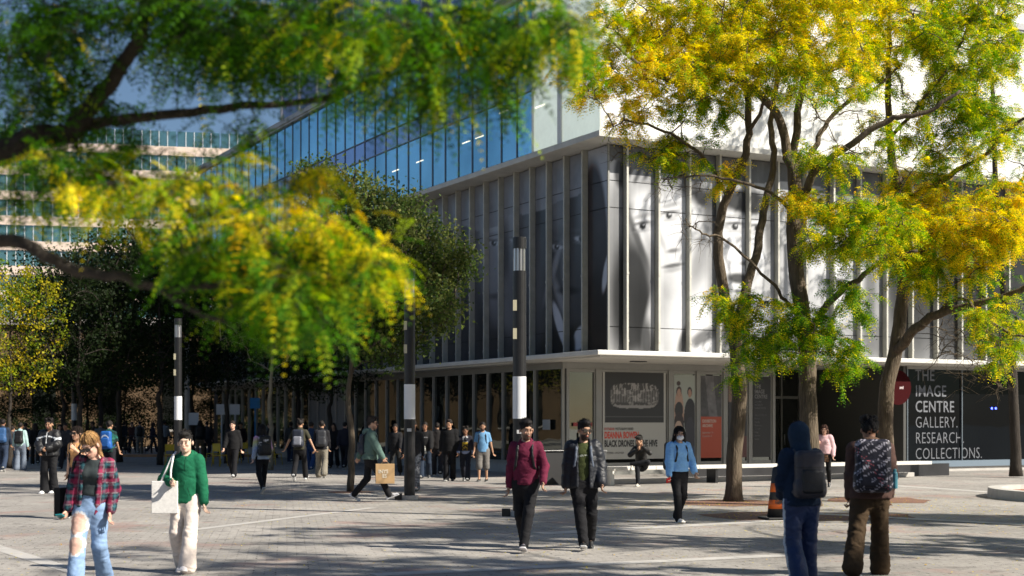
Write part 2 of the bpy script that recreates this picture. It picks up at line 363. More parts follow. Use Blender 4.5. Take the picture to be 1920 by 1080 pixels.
    r = ell(r, x, y, 1300, 600, 46, 90, .78, .4, .9); r = ell(r, x, y, 1312, 480, 14, 66, .30, .7, .8, 14); r = ell(r, x, y, 1282, 640, 9, 30, .06, .5, .9, 14); r = ell(r, x, y, 1322, 630, 34, 12, .16, .5, .9, -28)
    r = ell(r, x, y, 1344, 540, 16, 90, .22, .6, .8)
    r = ell(r, x, y, 1392, 462, 44, 92, .76, .25); r = ell(r, x, y, 1402, 380, 50, 22, .07, .3, 1, 8); r = ell(r, x, y, 1442, 430, 8, 50, .16, .6, .8)
    r = eye(r, x, y, 1378, 425, 1.3, .65); r = eye(r, x, y, 1420, 428, 1.2, .65); r = ell(r, x, y, 1400, 470, 6, 28, .4, .7, .8); r = ell(r, x, y, 1398, 494, 10, 4, .2, .6, .9)
    r = ell(r, x, y, 1386, 522, 24, 10, .07, .4, .95, 6); r = ell(r, x, y, 1392, 546, 16, 4, .2, .5, .9); r = ell(r, x, y, 1372, 620, 26, 50, .12, .6, .85, 12); r = ell(r, x, y, 1430, 620, 24, 60, .7, .5)
    r = ell(r, x, y, 1500, 450, 14, 150, .22, .7, .8); r = ell(r, x, y, 1560, 480, 40, 130, .70, .4, .8)
    r = ell(r, x, y, 1560, 392, 46, 40, .14, .4, .9); r = eye(r, x, y, 1545, 460, 1.1, .6); r = eye(r, x, y, 1588, 462, 1.1, .6); r = ell(r, x, y, 1566, 530, 20, 7, .12, .5, .9)
    r = ell(r, x, y, 1632, 520, 10, 140, .16, .6, .8); r = ell(r, x, y, 1700, 500, 46, 190, .07, .5); r = ell(r, x, y, 1790, 470, 56, 160, .10, .5); r = ell(r, x, y, 1660, 640, 60, 34, .20, .5, .9, 20)
    r = np.where(x > 1700, ell(r, x, y, 1830, 450, 140, 260, .05, .4), r)  # dark right end: tree shade painted into the print
    r = np.where(y < np.interp(x, [1141, 1900], [262, 352]) + 36 + 18*val_noise(x/34, x*0, 6), .13 + .1*n2, r)  # dark top strip: the shaded, reflecting band under the ledge, painted in
    r = r*(.94 + .10*(np.sin(x/7.5) > .6))
    g = np.where(left, g, r)
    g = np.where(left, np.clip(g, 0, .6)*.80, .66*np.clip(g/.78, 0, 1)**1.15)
    return np.clip(g, .012, .8)
MUR = mat('mural_print', attr=True, rough=.3, spec=.22, var=.07, vscale=1.3)
JZ = [ZC1 + .03, 4.72, 8.42, 9.26, ZL0 - .02]
def mural_panel(axis, a, b, res):
    V = []; Q = []; C = []; n = 0
    for z0, z1 in zip(JZ[:-1], JZ[1:]):
        z0 += .012; z1 -= .012
        us = np.linspace(a, b, max(2, int((b-a)/res)+1)); zs = np.linspace(z0, z1, max(2, int((z1-z0)/res)+1))
        U, Z = np.meshgrid(us, zs); U = U.ravel(); Z = Z.ravel(); o = np.full_like(U, .05)
        X, Y = (U, o) if axis == 'x' else (o, U)
        W0 = CX + CA*X - SA*Y; W1 = CY + SA*X + CA*Y
        gcol = mural(960 + F*W0/W1 if axis == 'x' else np.minimum(960 + F*W0/W1, 1140.5), HY - F*(Z-HC)/W1)
        if axis == 'x': gcol = mural(np.maximum(960 + F*W0/W1, 1141.5), HY - F*(Z-HC)/W1)
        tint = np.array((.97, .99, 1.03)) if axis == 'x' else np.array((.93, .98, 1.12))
        cl = gcol[:, None]*tint
        if axis == 'y': cl = np.where((gcol < .13)[:, None] & (U < 1.4)[:, None], cl*np.array((1.25, .95, .85)), cl)
        V.append(np.stack([X, Y, Z], 1)); C.append(cl); nx = len(us)
        for j in range(len(zs)-1):
            i = np.arange(nx-1) + j*nx + n
            q = np.stack([i, i+1, i+1+nx, i+nx], 1); Q.append(q if axis == 'x' else q[:, ::-1])
        n += len(U)
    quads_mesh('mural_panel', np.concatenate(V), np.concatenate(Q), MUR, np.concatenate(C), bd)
def fin(axis, u):
    m = MB(); w_ = .034; dz = .15
    def bx(a, b, c, d, e, f):
        if axis == 'x': m.box(a, b, c, d, e, f)
        else: m.box(c, d, a, b, e, f)
    bx(u-w_, u+w_, -dz, .06, ZC1 + .003, ZL0 - .003)
    bx(u-w_-.02, u+w_+.02, -dz-.02, -dz-.001, ZC1 + .02, ZL0 - .02) if False else None
    for z in (ZC1 + .25, 6.0, 6.15, 8.1, 8.25, 4.9, 7.0, 9.4, 9.55, ZL0 - .3):
        bx(u-w_-.012, u-w_-.002, -dz+.04, -dz+.07, z, z+.03); bx(u-w_-.012, u-w_-.002, -dz+.13, -dz+.16, z, z+.03)
    bx(u-w_-.006, u+w_+.006, -dz-.012, .0, 6.35, 6.42); bx(u-w_-.006, u+w_+.006, -dz-.012, .0, 4.25, 4.32)
    m.build('fin', FINM, bd)
xs = [.63 + 1.19*k for k in range(21)]; prev = .06
for u in xs:
    if u > LX - .5: break
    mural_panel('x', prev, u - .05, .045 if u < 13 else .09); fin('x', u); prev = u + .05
prev = .06
for k in range(34):
    u = 1.32 + 1.13*k
    if u > LY - 1: break
    mural_panel('y', prev, u - .05, .05 if k < 14 else .12); fin('y', u); prev = u + .05
m = MB(); m.box(.0, .058, .0, .058, ZC1 + .003, ZL0 - .003); m.build('corner_post', mat('corner_metal', (.22,.22,.2), .5), bd)
# ------------------------------------------------------------------ ground floor
G0, G1 = .42, 3.50; YF = 2.75
m = MB(); m.box(.10, 8.7, YF + .12, LY, .0, ZC0 - .003); m.box(8.75, 12.2, 5.0, 20, 0, ZC0 - .003); m.box(12.35, LX, .25, 20, 0, ZC0 - .003); m.build('wall', DARK, bd)
m = MB(); m.box(-.06, .09, YF - .02, LY, 0, G0 - .05); m.build('plinth', CONC, bd)
m = MB(); m.box(-.12, .09, YF - .06, LY, G0 - .047, G0); m.build('sill', mat('sill_metal', (.36,.36,.34), .4, metal=.3), bd)
m = MB(); m.box(-.02, .09, YF - .03, LY, G1, ZC0 - .003); m.box(.093, 8.7, YF - .03, YF + .1, G1 + .003, ZC0 - .003); m.build('fascia', FRAME, bd)
INT = [glass_mat('shop_glass', (.85,.9,.8), .7, (.012,.013,.012), .015, .12), BLACKG]
gy = [YF, 4.6] + [4.6 + 1.14*k for k in range(1, 33)]
GREYP = mat('grey_panel', (.17,.17,.175), .5, var=.1)
for i in range(len(gy) - 1):
    a, b = gy[i], gy[i+1]
    if b > LY: break
    wi = MB(); wi.box(.03, .05, a + .03, b - .03, G0, G1)
    mm = GREYP if 16 <= i <= 19 else (INT[0] if i >= 20 else BLACKG)
    wo_ = wi.build('window', mm, bd)
    q = MB(); q.box(-.05, .06, a - .03, a + .03, G0, G1 - .002); q.build('window_frame', ALU if i > 0 else FRAME, wo_)
# front windows of the ground floor (poster bays)
fx = [0.0, .10, 1.28, 1.40, 4.05, 4.22, 5.25, 5.40, 6.45, 6.62, 7.55, 7.70, 8.70]
m = MB()
for a, b in ((.093, .16), (1.22, 1.42), (4.12, 4.30), (5.28, 5.42), (6.42, 6.58), (7.52, 7.66), (8.58, 8.70)): m.box(a, b, YF - .09, YF + .10, .30, G1)
m.box(.093, 8.70, YF - .07, YF + .1, .0, .298); m.build('window_frame', FRAME, bd)
for a, b in ((.16, 1.22), (1.42, 4.12), (4.30, 5.28), (5.42, 6.42), (6.58, 7.52), (7.66, 8.58)):
    wi = MB(); wi.box(a, b, YF + .0, YF + .03, .30, G1); wo_ = wi.build('window', BLACKG, bd)
    q = MB()
    for (c, d, e, f) in ((a, b, .30, .40), (a, b, G1 - .10, G1 - .003), (a, a + .06, .403, G1 - .103), (b - .06, b, .403, G1 - .103)): q.box(c + .002, d - .002, YF - .05, YF - .002, e, f)
    q.build('window_frame', FRAME, wo_)
# entrance
dm = mat('door_frame', (.20,.20,.18), .45, metal=.3)
for k in range(4):
    a = 8.78 + k*.86; d = MB(); d.box(a + .06, a + .80, 4.6, 4.63, .08, 2.6); do = d.build('door', BLACKG, bd)
    q = MB(); q.box(a, a + .06, 4.55, 4.66, 0, ZC0 - .01); q.box(a + .063, a + .857, 4.55, 4.66, 2.62, 2.72); q.build('door_frame', dm, do)
    q = MB(); q.tube([(a + .14, 4.52, .9), (a + .14, 4.52, 1.3)], .014, 6); q.build('handle', ALU, do)
    q = MB(); q.box(a + .063, a + .857, 4.6, 4.63, 2.73, ZC0 - .01); q.build('window', BLACKG, bd)
m = MB(); m.box(8.70, 8.76, YF + .1, 4.6, 0, ZC0 - .003); m.box(12.22, 12.34, .0, 4.9, 0, ZC0 - .003); m.build('wall', mat('entry_wall', (.06,.06,.055), .5), bd)
# black gallery window on the right
m = MB(); m.box(12.35, LX, -.02, .22, 0, .16); m.build('plinth', CONC, bd)
m = MB(); m.box(12.35, LX, -.10, .22, .163, .38); m.build('sill', mat('blue_sill', (.17,.22,.27), .4, metal=.3), bd)
m = MB(); m.box(12.35, LX, -.04, .2, 3.62, ZC0 - .003); m.build('fascia', FRAME, bd)
wx = [12.42, 15.05, 17.65, 20.3, 23, 25.9]; gw = []
BLK = glass_mat('gallery_black', (.6,.8,.9), .022, (.004,.004,.005), .02, .1)
for a, b in zip(wx[:-1], wx[1:]):
    wi = MB(); wi.box(a + .02, b - .02, .06, .09, .383, 3.617); wo_ = wi.build('window', BLK, bd); gw.append(wo_)
    q = MB(); q.box(a - .02, a + .018, .0, .1, .383, 3.617); q.build('window_frame', mat('blue_frame', (.16,.19,.22), .35, metal=.5), wo_)
LET = mat('window_lettering', (.14,.147,.165), .6)
for (s, z, bold) in (('THE', 3.22, 1), ('IMAGE', 2.665, 1), ('CENTRE', 2.11, 1), ('GALLERY.', 1.555, 0), ('RESEARCH.', 1.0, 0), ('COLLECTIONS.', .445, 0)):
    text('lettering', s, .57, (12.82, .05, z), (R_(90), 0, 0), LET, gw[0], sx=.86 if bold else .80, bold=.004 if bold else -.007, spacing=1.06)
m = MB(); m.lathe([(.045, 0), (.045, .02)], n=12); lamp_m = mat('blue_lamp', (.05,.08,1.), emit=6)
for x_ in (16.55, 16.75):
    q = MB(); q.box(x_, x_ + .07, .045, .055, 2.22, 2.29); q.build('indicator_light', lamp_m, gw[1])
# ------------------------------------------------------------------ implicit surfaces
def surfnet(D, org, h):
    s = D < 0
    if not s.any(): return np.zeros((0, 3)), np.zeros((0, 4), int)
    c = s.astype(np.int8)
    t = sum(c[i:c.shape[0]-1+i, j:c.shape[1]-1+j, k:c.shape[2]-1+k] for i in (0,1) for j in (0,1) for k in (0,1))
    I = np.argwhere((t > 0) & (t < 8)); idx = -np.ones(t.shape, np.int64); idx[tuple(I.T)] = np.arange(len(I))
    acc = np.zeros((len(I), 3)); cnt = np.zeros(len(I))
    cor = [(i, j, k) for i in (0,1) for j in (0,1) for k in (0,1)]
    for a in cor:
        for ax in range(3):
            if a[ax]: continue
            b = list(a); b[ax] = 1
            da = D[I[:,0]+a[0], I[:,1]+a[1], I[:,2]+a[2]]; db = D[I[:,0]+b[0], I[:,1]+b[1], I[:,2]+b[2]]
            m = (da < 0) != (db < 0); tt = np.where(m, da/(da-db+1e-12), 0)
            p = np.tile(np.array(a, float), (len(I), 1)); p[:, ax] = tt
            acc += p*m[:, None]; cnt += m
    V = (I + acc/cnt[:, None])*h + org
    Q = []
    for ax in range(3):
        u, v = (ax+1) % 3, (ax+2) % 3
        sl0 = [slice(None)]*3; sl1 = [slice(None)]*3; sl0[ax] = slice(0, -1); sl1[ax] = slice(1, None)
        e = s[tuple(sl0)] != s[tuple(sl1)]; E = np.argwhere(e)
        E = E[(E[:, u] > 0) & (E[:, v] > 0) & (E[:, u] < D.shape[u]-1) & (E[:, v] < D.shape[v]-1)]
        if not len(E): continue
        flip = s[tuple(E.T)]
        def cell(du, dv):
            q = E.copy(); q[:, u] += du; q[:, v] += dv; return idx[tuple(q.T)]
        q = np.stack([cell(-1,-1), cell(0,-1), cell(0,0), cell(-1,0)], 1)
        q[~flip] = q[~flip][:, ::-1]; Q.append(q)
    return V, np.concatenate(Q)
def sm(v): return np.clip(v, 0, 1)**2*(3-2*np.clip(v, 0, 1))
class SDF:
    def __init__(s): s.p = []
    def rc(s, a, b, r1, r2, k=.02, flat=None, M=None, op='+'):
        s.p.append(('rc', np.array(a, float), np.array(b, float), r1, r2, k, flat, M, op)); return s
    def el(s, c, r, M=None, k=.02, op='+'):
        s.p.append(('el', np.array(c, float), np.array(r, float), M, k, op)); return s
    def bx(s, c, r, rad, M=None, k=.02, op='+'):
        s.p.append(('bx', np.array(c, float), np.array(r, float), rad, M, k, op)); return s
    def cut(s, f): s.p.append(('cut', f)); return s         # f(X,Y,Z) -> sdf to intersect with
    def mesh(s, h):
        lo = np.full(3, 9.); hi = np.full(3, -9.); bb = []
        for p in s.p:
            if p[0] == 'rc': r = max(p[3], p[4])*1.05; l = np.minimum(p[1], p[2]) - r; u = np.maximum(p[1], p[2]) + r; op = p[8]; k = p[5]
            elif p[0] == 'el': r = p[2].max(); l = p[1] - r; u = p[1] + r; op = p[5]; k = p[4]
            elif p[0] == 'bx': r = np.linalg.norm(p[2]); l = p[1] - r; u = p[1] + r; op = p[6]; k = p[5]
            else: bb.append(None); continue
            bb.append((l - k - 2*h, u + k + 2*h))
            if op == '+': lo = np.minimum(lo, l); hi = np.maximum(hi, u)
        lo -= 3*h; hi += 3*h; n = np.ceil((hi - lo)/h).astype(int) + 1
        ax = [lo[i] + np.arange(n[i])*h for i in range(3)]; D = np.full(n, .12, np.float32)
        for p, b in zip(s.p, bb):
            if b is None:
                X, Y, Z = np.meshgrid(*ax, indexing='ij', sparse=True); D = np.maximum(D, p[1](X, Y, Z)); continue
            i0 = np.clip(np.floor((b[0]-lo)/h).astype(int), 0, n); i1 = np.clip(np.ceil((b[1]-lo)/h).astype(int)+1, 0, n)
            if (i1 <= i0).any(): continue
            sl = tuple(slice(i0[i], i1[i]) for i in range(3))
            X, Y, Z = np.meshgrid(*[ax[i][sl[i]] for i in range(3)], indexing='ij'); Q = np.stack([X, Y, Z], -1)
            if p[0] == 'rc':
                _, a, c, r1, r2, k, fl, M, op = p
                q = Q - a; ba = c - a
                if M is not None: q = q @ M.T; ba = M @ ba
                if fl is not None: f = np.array([1, 1/fl, 1]); q = q*f; ba = ba*f
                l2 = ba @ ba + 1e-9; tt = np.clip((q @ ba)/l2, 0, 1)
                d = np.linalg.norm(q - tt[..., None]*ba, axis=-1) - (r1 + (r2-r1)*tt)
                if fl is not None: d = d*(fl**.5)
            elif p[0] == 'el':
                _, a, r, M, k, op = p; q = Q - a
                if M is not None: q = q @ M.T
                k0 = np.linalg.norm(q/r, axis=-1); k1 = np.linalg.norm(q/(r*r), axis=-1) + 1e-6; d = k0*(k0-1)/k1
            else:
                _, a, r, rad, M, k, op = p; q = Q - a
                if M is not None: q = q @ M.T
                q = np.abs(q) - (r - rad); d = np.linalg.norm(np.maximum(q, 0), axis=-1) + np.minimum(q.max(-1), 0) - rad
            cur = D[sl]
            if op == '+':
                hh = np.maximum(k - np.abs(cur - d), 0)/max(k, 1e-6); D[sl] = np.minimum(cur, d) - hh*hh*k*.25
            else:
                d = -d; hh = np.maximum(k - np.abs(cur - d), 0)/max(k, 1e-6); D[sl] = np.maximum(cur, d) + hh*hh*k*.25
        return surfnet(D, lo, h)
def vnorm(V, Q):
    n = np.cross(V[Q[:,2]]-V[Q[:,0]], V[Q[:,3]]-V[Q[:,1]]); N = np.zeros_like(V)
    for i in range(4): np.add.at(N, Q[:, i], n)
    return N/(np.linalg.norm(N, axis=1)[:, None] + 1e-9)
def folds(V, Q, amp, fr=9., seed=0):
    if not len(V): return V
    N = vnorm(V, Q); a = seed*1.7 % 17
    x, y, z = V[:,0]*fr, V[:,1]*fr, V[:,2]*fr
    wx = 1.6*fbm(x*.6 + a, z*.6, 11); q = x + .9*y + wx*2
    r1 = fbm(q*.7 + 30, z*1.25 + .8*x + wx*3 + 30 + a, 21, 3); r2 = fbm(y*.9 - x*.5 + 40, z*1.7 - .6*x + 40 + wx*2, 31, 3)
    f = (1 - 4*np.abs(r1 - .46))*.8 + (1 - 4*np.abs(r2 - .45))*.6 - .4
    return V + N*(amp*f)[:, None]
def rotm(yaw=0, pitch=0, roll=0):
    """columns = local axes; yaw about z (left +), pitch forward-down +, roll about y"""
    cy, sy = math.cos(R_(yaw)), math.sin(R_(yaw)); cp, sp = math.cos(R_(-pitch)), math.sin(R_(-pitch)); cr, sr = math.cos(R_(roll)), math.sin(R_(roll))
    Z = np.array([[cy,-sy,0],[sy,cy,0],[0,0,1]]); X = np.array([[1,0,0],[0,cp,-sp],[0,sp,cp]]); Y = np.array([[cr,0,sr],[0,1,0],[-sr,0,cr]])
    return Z @ X @ Y
def ik(a, c, l1, l2, hint):
    a = np.array(a, float); c = np.array(c, float); d = c - a; L = np.linalg.norm(d)
    if L > (l1+l2)*.999: c = a + d/L*(l1+l2)*.999; d = c - a; L = np.linalg.norm(d)
    u = d/L; x = (l1*l1 - l2*l2 + L*L)/(2*L); hgt = math.sqrt(max(l1*l1 - x*x, 0)); hn = np.array(hint, float); hn -= hn@u*u; hn /= np.linalg.norm(hn)+1e-9
    return a + u*x + hn*hgt, c
SKIN = mat('skin', attr=True, rough=.5, spec=.35, var=.04, vscale=60)
CLOTH = mat('cloth', attr=True, rough=.85, spec=.2, var=.12, vscale=26, bump=.35, bscale=240, sheen=.0)
SHELL = mat('shell_fabric', attr=True, rough=.5, spec=.4, var=.10, vscale=30, bump=.3, bscale=120)
LEATH = mat('shoe_leather', attr=True, rough=.45, spec=.4, var=.05)
HAIRM = mat('hair', attr=True, rough=.6, spec=.25, var=.35, vscale=70, bump=.8, bscale=160)
LENS = mat('dark_lens', (.008,.008,.01), .08, spec=.8)
PLAIN = mat('plain', attr=True, rough=.5, var=.04)
WALK = dict(lean=3, hip=(0, 0, .925), footR=(.10, .26, .085, -14, 4), footL=(-.09, -.30, .17, 38, -4), handR=(.205, -.16, .86), handL=(-.20, .24, .92), head=(0, 4, 0))
def mirror(p):
    q = dict(p)
    for a, b in (('footR','footL'), ('handR','handL'), ('elR','elL'), ('kneeR','kneeL'), ('hdR','hdL'), ('curlR','curlL')):
        va, vb = p.get(a), p.get(b)
        def mm(v, a=a):
            if v is None: return None
            if isinstance(v, (int, float)): return v
            v = list(v); v[0] = -v[0]
            if a.startswith('foot'): v[4] = -v[4]
            return tuple(v)
        q[a], q[b] = mm(vb), mm(va)
        for k in (a, b):
            if q[k] is None: del q[k]
    h = p.get('head', (0,0,0)); q['head'] = (-h[0], h[1], -h[2]); return q
def strands(par, hk, hd, c1, c2, seed, s, fat, wd):
    rg = np.random.default_rng(seed); m = MB(); n = 130 if hk in ('long', 'bun', 'bob') else 170
    for i in range(n):
        a = rg.uniform(-math.pi, math.pi); th0 = rg.uniform(.05, .9)
        if hk in ('long', 'bun', 'bob'):
            if abs(a) < .55 and rg.random() < .75: continue
            L = rg.uniform(1.1, 1.75) if abs(a) < 1.2 else rg.uniform(1.3, 2.0); k = 6; P_ = []
            for t in np.linspace(0, 1, k):
                th = th0 + (L - th0)*t; r = 1.03 + .05*rg.random() + .04*t
                P_.append(hd((.086*fat)*r*math.sin(th)*math.sin(a), -.018 + .106*r*math.sin(th)*math.cos(a), .046 + .095*r*math.cos(th)))
            if hk == 'long':
                for q in (1, 2, 3): P_.append(P_[k-1] + np.array((rg.normal(0,.012)*q, rg.normal(0,.010)*q, -.055*q)))
            w0 = .0032
        else:
            if abs(a) < .8 and th0 > .75: continue
            b = hd((.082*fat)*math.sin(th0*1.5)*math.sin(a), -.018 + .100*math.sin(th0*1.5)*math.cos(a), .046 + .094*math.cos(th0*1.5)); o = b - hd(0, -.02, .02); o /= np.linalg.norm(o) + 1e-6
            l = rg.uniform(.012, .030) if th0 < .7 else rg.uniform(.006, .014); P_ = [b, b + o*l*.6 + rg.normal(0,.004,3), b + o*l + rg.normal(0,.009,3)]; w0 = .0045
        c = np.array(c1 if (c2 is None or rg.random() < .3) else c2)*rg.uniform(.6, 1.5)
        m.tube(np.array(P_), np.linspace(w0, w0*.35, len(P_)), 3, c, cap=False)
    for i in range(len(m.v)): m.v[i] = m.v[i]*s
    m.build('loose_hair', HAIRM, par, True)
NP = 0
def person(px, yf, yaw, H, pose, fit, label, res=1., d=None, group=None):
    """fit: dict of garments; returns (root, dict of frames in local coordinates)"""
    global NP; NP += 1; seed = NP
    loc = P(px, d) if d else G(px, yf)
    root = empty('person', loc, R_(yaw), label, 'person', group)
    s = H/1.75; hb = .0105*res; hc_ = .0125*res; sk = np.array(fit.get('skin', (.45,.27,.18))); bw = fit.get('w', 1.)
    po = dict(WALK); po.update(pose)
    hip = np.array(po['hip']); Rt = rotm(po.get('twist', 0), po['lean'], po.get('side', 0)); Rp = rotm(po.get('twist', 0)*.3, po['lean']*.4)
    up = lambda x, y, z: hip + Rt @ np.array([x, y, z])
    neck = up(0, -.01, .555); hy, hp, hr = po['head']; Rh = rotm(hy, hp, hr); hc = neck + Rt @ np.array([0, .012, .03]) + Rh @ np.array([0, .025, .098])
    hd = lambda x, y, z: hc + Rh @ np.array([x, y, z])*1.10
    J = {}
    for sd, sg in (('R', 1), ('L', -1)):
        sh = up(.152*sg*bw, -.01, .475); wr = np.array(po['hand'+sd]); el, wr = ik(sh, wr, .285, .25, po.get('el'+sd, (sg*.25, -1, -.15)))
        hj = hip + Rp @ np.array([.092*sg, 0, -.01]); an = np.array(po['foot'+sd][:3]); kn, an2 = ik(hj, an, .425, .415, po.get('knee'+sd, (sg*.12, 1, .1)))
        J[sd] = (sh, el, wr, hj, kn, an2)
    flesh = SDF(); T = lambda pr: pr
    # torso under the clothes
    Mt = Rt.T
    flesh.rc(up(0,0,.04), up(0,.0,.20), .138*bw, .118*bw, .05, .74, Mt); flesh.rc(up(0,0,.20), up(0,0,.40), .118*bw, .138*bw, .06, .72, Mt); flesh.rc(up(-.10*bw,0,.43), up(.10*bw,0,.43), .066, .066, .06, .9, Mt)
    flesh.rc(neck + Rt@np.array([0,-.012,-.05]), hd(0,-.025,-.05), .058, .054, .04)
    for sd, sg in (('R', 1), ('L', -1)):
        sh, el, wr, hj, kn, an = J[sd]
        flesh.rc(sh, el, .043, .036, .03); flesh.rc(el, wr, .037, .026, .02)
        flesh.rc(hj, kn, .082, .056, .06); flesh.rc(kn, an, .052, .032, .03); fr = Rfoot(po['foot'+sd]); flesh.rc(an, an + fr@np.array([0,.10,-.05]), .030, .022, .02)
        # hand
        a = (wr - el); a /= np.linalg.norm(a); th = np.array(po.get('hd'+sd, (0, 1, 0)), float); th -= th@a*a; th /= np.linalg.norm(th)
        nr = np.cross(a, th)*(1 if sg > 0 else -1)                     # palm faces the body
        cu = po.get('curl'+sd, .55); mr = .0072 if res < 1.2 else (.0105 if res < 1.9 else .016)
        hs = 1.06; k0 = wr + a*.085*hs
        for i in range(4):
            off = (.030 - .020*i)*hs; ln = (.074, .082, .077, .062)[i]*hs
            rt = k0 + th*off + a*(.006, .009, .006, -.002)[i]
            flesh.rc(wr + th*off*.45, rt, .0145, .0125, .012)
            c1 = cu*(.8 + .15*i); p1 = rt + (a*math.cos(c1) + nr*math.sin(c1))*ln*.5; c2 = c1 + cu*1.3; p2 = p1 + (a*math.cos(c2) + nr*math.sin(c2))*ln*.5
            flesh.rc(rt, p1, mr+.0018, mr+.001, .004); flesh.rc(p1, p2, mr+.001, mr, .003)
        tb = wr + a*.025 + th*.020; t1 = tb + (a*.55 + th*.7 + nr*.25)*.052; t2 = t1 + (a*.85 + th*.15 + nr*.4)*.034
        flesh.rc(tb, t1, .014, .0115, .01); flesh.rc(t1, t2, .0112, .009, .004)
        J[sd] += (wr + a*.085 + nr*.03, a, nr, th)
    # head
    MH = Rh.T; fat = fit.get('face', 1.)
    flesh.el(hd(0,-.012,.030), (.078*fat,.096,.092), MH, .02); flesh.el(hd(0,.018,-.045), (.062*fat,.070,.062), MH, .03); flesh.el(hd(0,.058,-.080), (.026,.024,.020), MH, .02)
    flesh.el(hd(0,.074,.040), (.052,.020,.016), MH, .015); flesh.el(hd(.036,.066,-.012), (.020,.020,.018), MH, .02); flesh.el(hd(-.036,.066,-.012), (.020,.020,.018), MH, .02)
    for sg in (1, -1):
        flesh.el(hd(.031*sg,.098,.016), (.019,.020,.013), MH, .010, '-'); flesh.el(hd(.031*sg,.074,.015), (.013,.013,.010), MH, .003)
        flesh.el(hd(.082*sg*fat,-.008,.0), (.010,.022,.031), MH, .008)
    flesh.rc(hd(0,.086,.020), hd(0,.106,-.018), .0085, .0125, .008); flesh.el(hd(.011,.096,-.022), (.009,.010,.007), MH, .006); flesh.el(hd(-.011,.096,-.022), (.009,.010,.007), MH, .006)
    flesh.el(hd(0,.084,-.046), (.024,.014,.0055), MH, .006); flesh.el(hd(0,.083,-.056), (.020,.013,.006), MH, .006)
    V, Q = flesh.mesh(hb)
    # skin colours
    q = (V - hc) @ Rh/1.10; C = np.tile(sk, (len(V), 1)); ish = (np.linalg.norm(q, axis=1) < .16)
    def blend(mask, col): 
        mask = np.clip(mask, 0, 1)[:, None]; C[:] = C*(1-mask) + np.array(col)*mask
    gx = lambda cx, cy, cz, rx, ry, rz: sm(1.6 - 1.2*np.sqrt(((np.abs(q[:,0])-cx)/rx)**2 + ((q[:,1]-cy)/ry)**2 + ((q[:,2]-cz)/rz)**2))*ish
    blend(gx(.036,.07,-.012,.022,.04,.02)*.25, sk*np.array((1.1,.8,.75)))
    hairc = np.array(fit.get('hairc', (.015,.011,.009)))
    bdr = fit.get('beard', 0)
    if bdr:
        jn = sm((-.022 - q[:,2] + .25*np.maximum(-q[:,1]+.05,0)*0)/.02)*sm((.10 - np.abs(q[:,0]))/.02)*sm((q[:,1]+.01)/.03)*ish*(q[:,2] > -.115)
        jn = jn*(1 - gx(.0,.09,-.05,.018,.05,.009)); jn = np.maximum(jn, gx(0,.095,-.034,.03,.03,.006)); blend(jn*bdr, hairc*1.3)
    blend(gx(0,.09,-.051,.024,.03,.0085), sk*np.array((.85,.42,.42)) if not fit.get('lips') else fit['lips'])
    blend(gx(.031,.088,.015,.014,.03,.0075)*.7, sk*.62 + .04); blend(gx(.031,.09,.015,.0065,.03,.008), (.02,.012,.01)); blend(gx(.031,.088,.0255,.017,.03,.003)*.8, hairc)
    blend(gx(.032,.09,.040,.022,.04,.0055)*.95, hairc)
    bu = fit.get('bun')
    if not fit.get('noface'): pass
    body_o = quads_mesh('body', V*s, Q, SKIN, C, root, True)
    res_o = {'body': body_o}
    # ---- hair
    hk = fit.get('hair', 'short')
    if hk != 'none':
        hr_ = SDF(); vol = fit.get('hvol', .016)
        hr_.el(hd(0,-.018,.046), (.079*fat+vol*.45,.098+vol*.7,.086+vol*1.15), MH, .01)
        if hk == 'fluffy':
            for i in range(16):
                a = i*2.4; zz = .06 + .055*math.sin(i*1.7); hr_.el(hd(.062*math.cos(a), -.01+.075*math.sin(a), zz + .02), (.034,.034,.03), MH, .012)
        if hk in ('top',): hr_.el(hd(.0,.030,.112), (.064,.066,.036), MH, .02); hr_.el(hd(.012,.076,.112), (.042,.030,.026), MH, .02)
        if hk in ('long', 'bun', 'bob'):
            hr_.el(hd(0,-.05,-.01), (.088,.065,.10), MH, .03)
        if hk == 'long':
            wd = fit.get('hairw', 1.)
            for sg in (1, -1):
                hr_.rc(hd(.07*sg,-.03,.0), hd(.085*sg*wd,-.045,-.14), .032, .034, .03); hr_.rc(hd(.085*sg*wd,-.045,-.14), hd(.08*sg*wd,-.04,-.26) + np.array((0,0,-.02)), .034, .018, .03)
                hr_.rc(hd(.03*sg,-.085,.0), hd(.045*sg,-.10,-.27), .045, .03, .04)
        if hk == 'bun':
            hr_.rc(hd(.05,-.03,-.02), hd(.085,.0,-.12), .028, .016, .02); hr_.rc(hd(-.05,-.03,-.02), hd(-.085,.01,-.12), .028, .016, .02); hr_.el(hd(0,-.12,.02), (.04,.035,.04), MH, .02)
        # face opening
        lowf = {'long': -.2, 'bun': -.2, 'bob': -.2}.get(hk, -.1)
        hr_.el(hd(0,.118,-.006), (.064*fat,.088,.088), MH, .012, '-')
        if hk in ('short', 'top', 'fluffy'):
            Rz = Rh[:, 2]; Ry = Rh[:, 1]
            hr_.cut(lambda X, Y, Z: -((X-hc[0])*Rz[0] + (Y-hc[1])*Rz[1] + (Z-hc[2])*Rz[2] - .95*((X-hc[0])*Ry[0] + (Y-hc[1])*Ry[1] + (Z-hc[2])*Ry[2]) + .010))
        V, Q = hr_.mesh(hb)
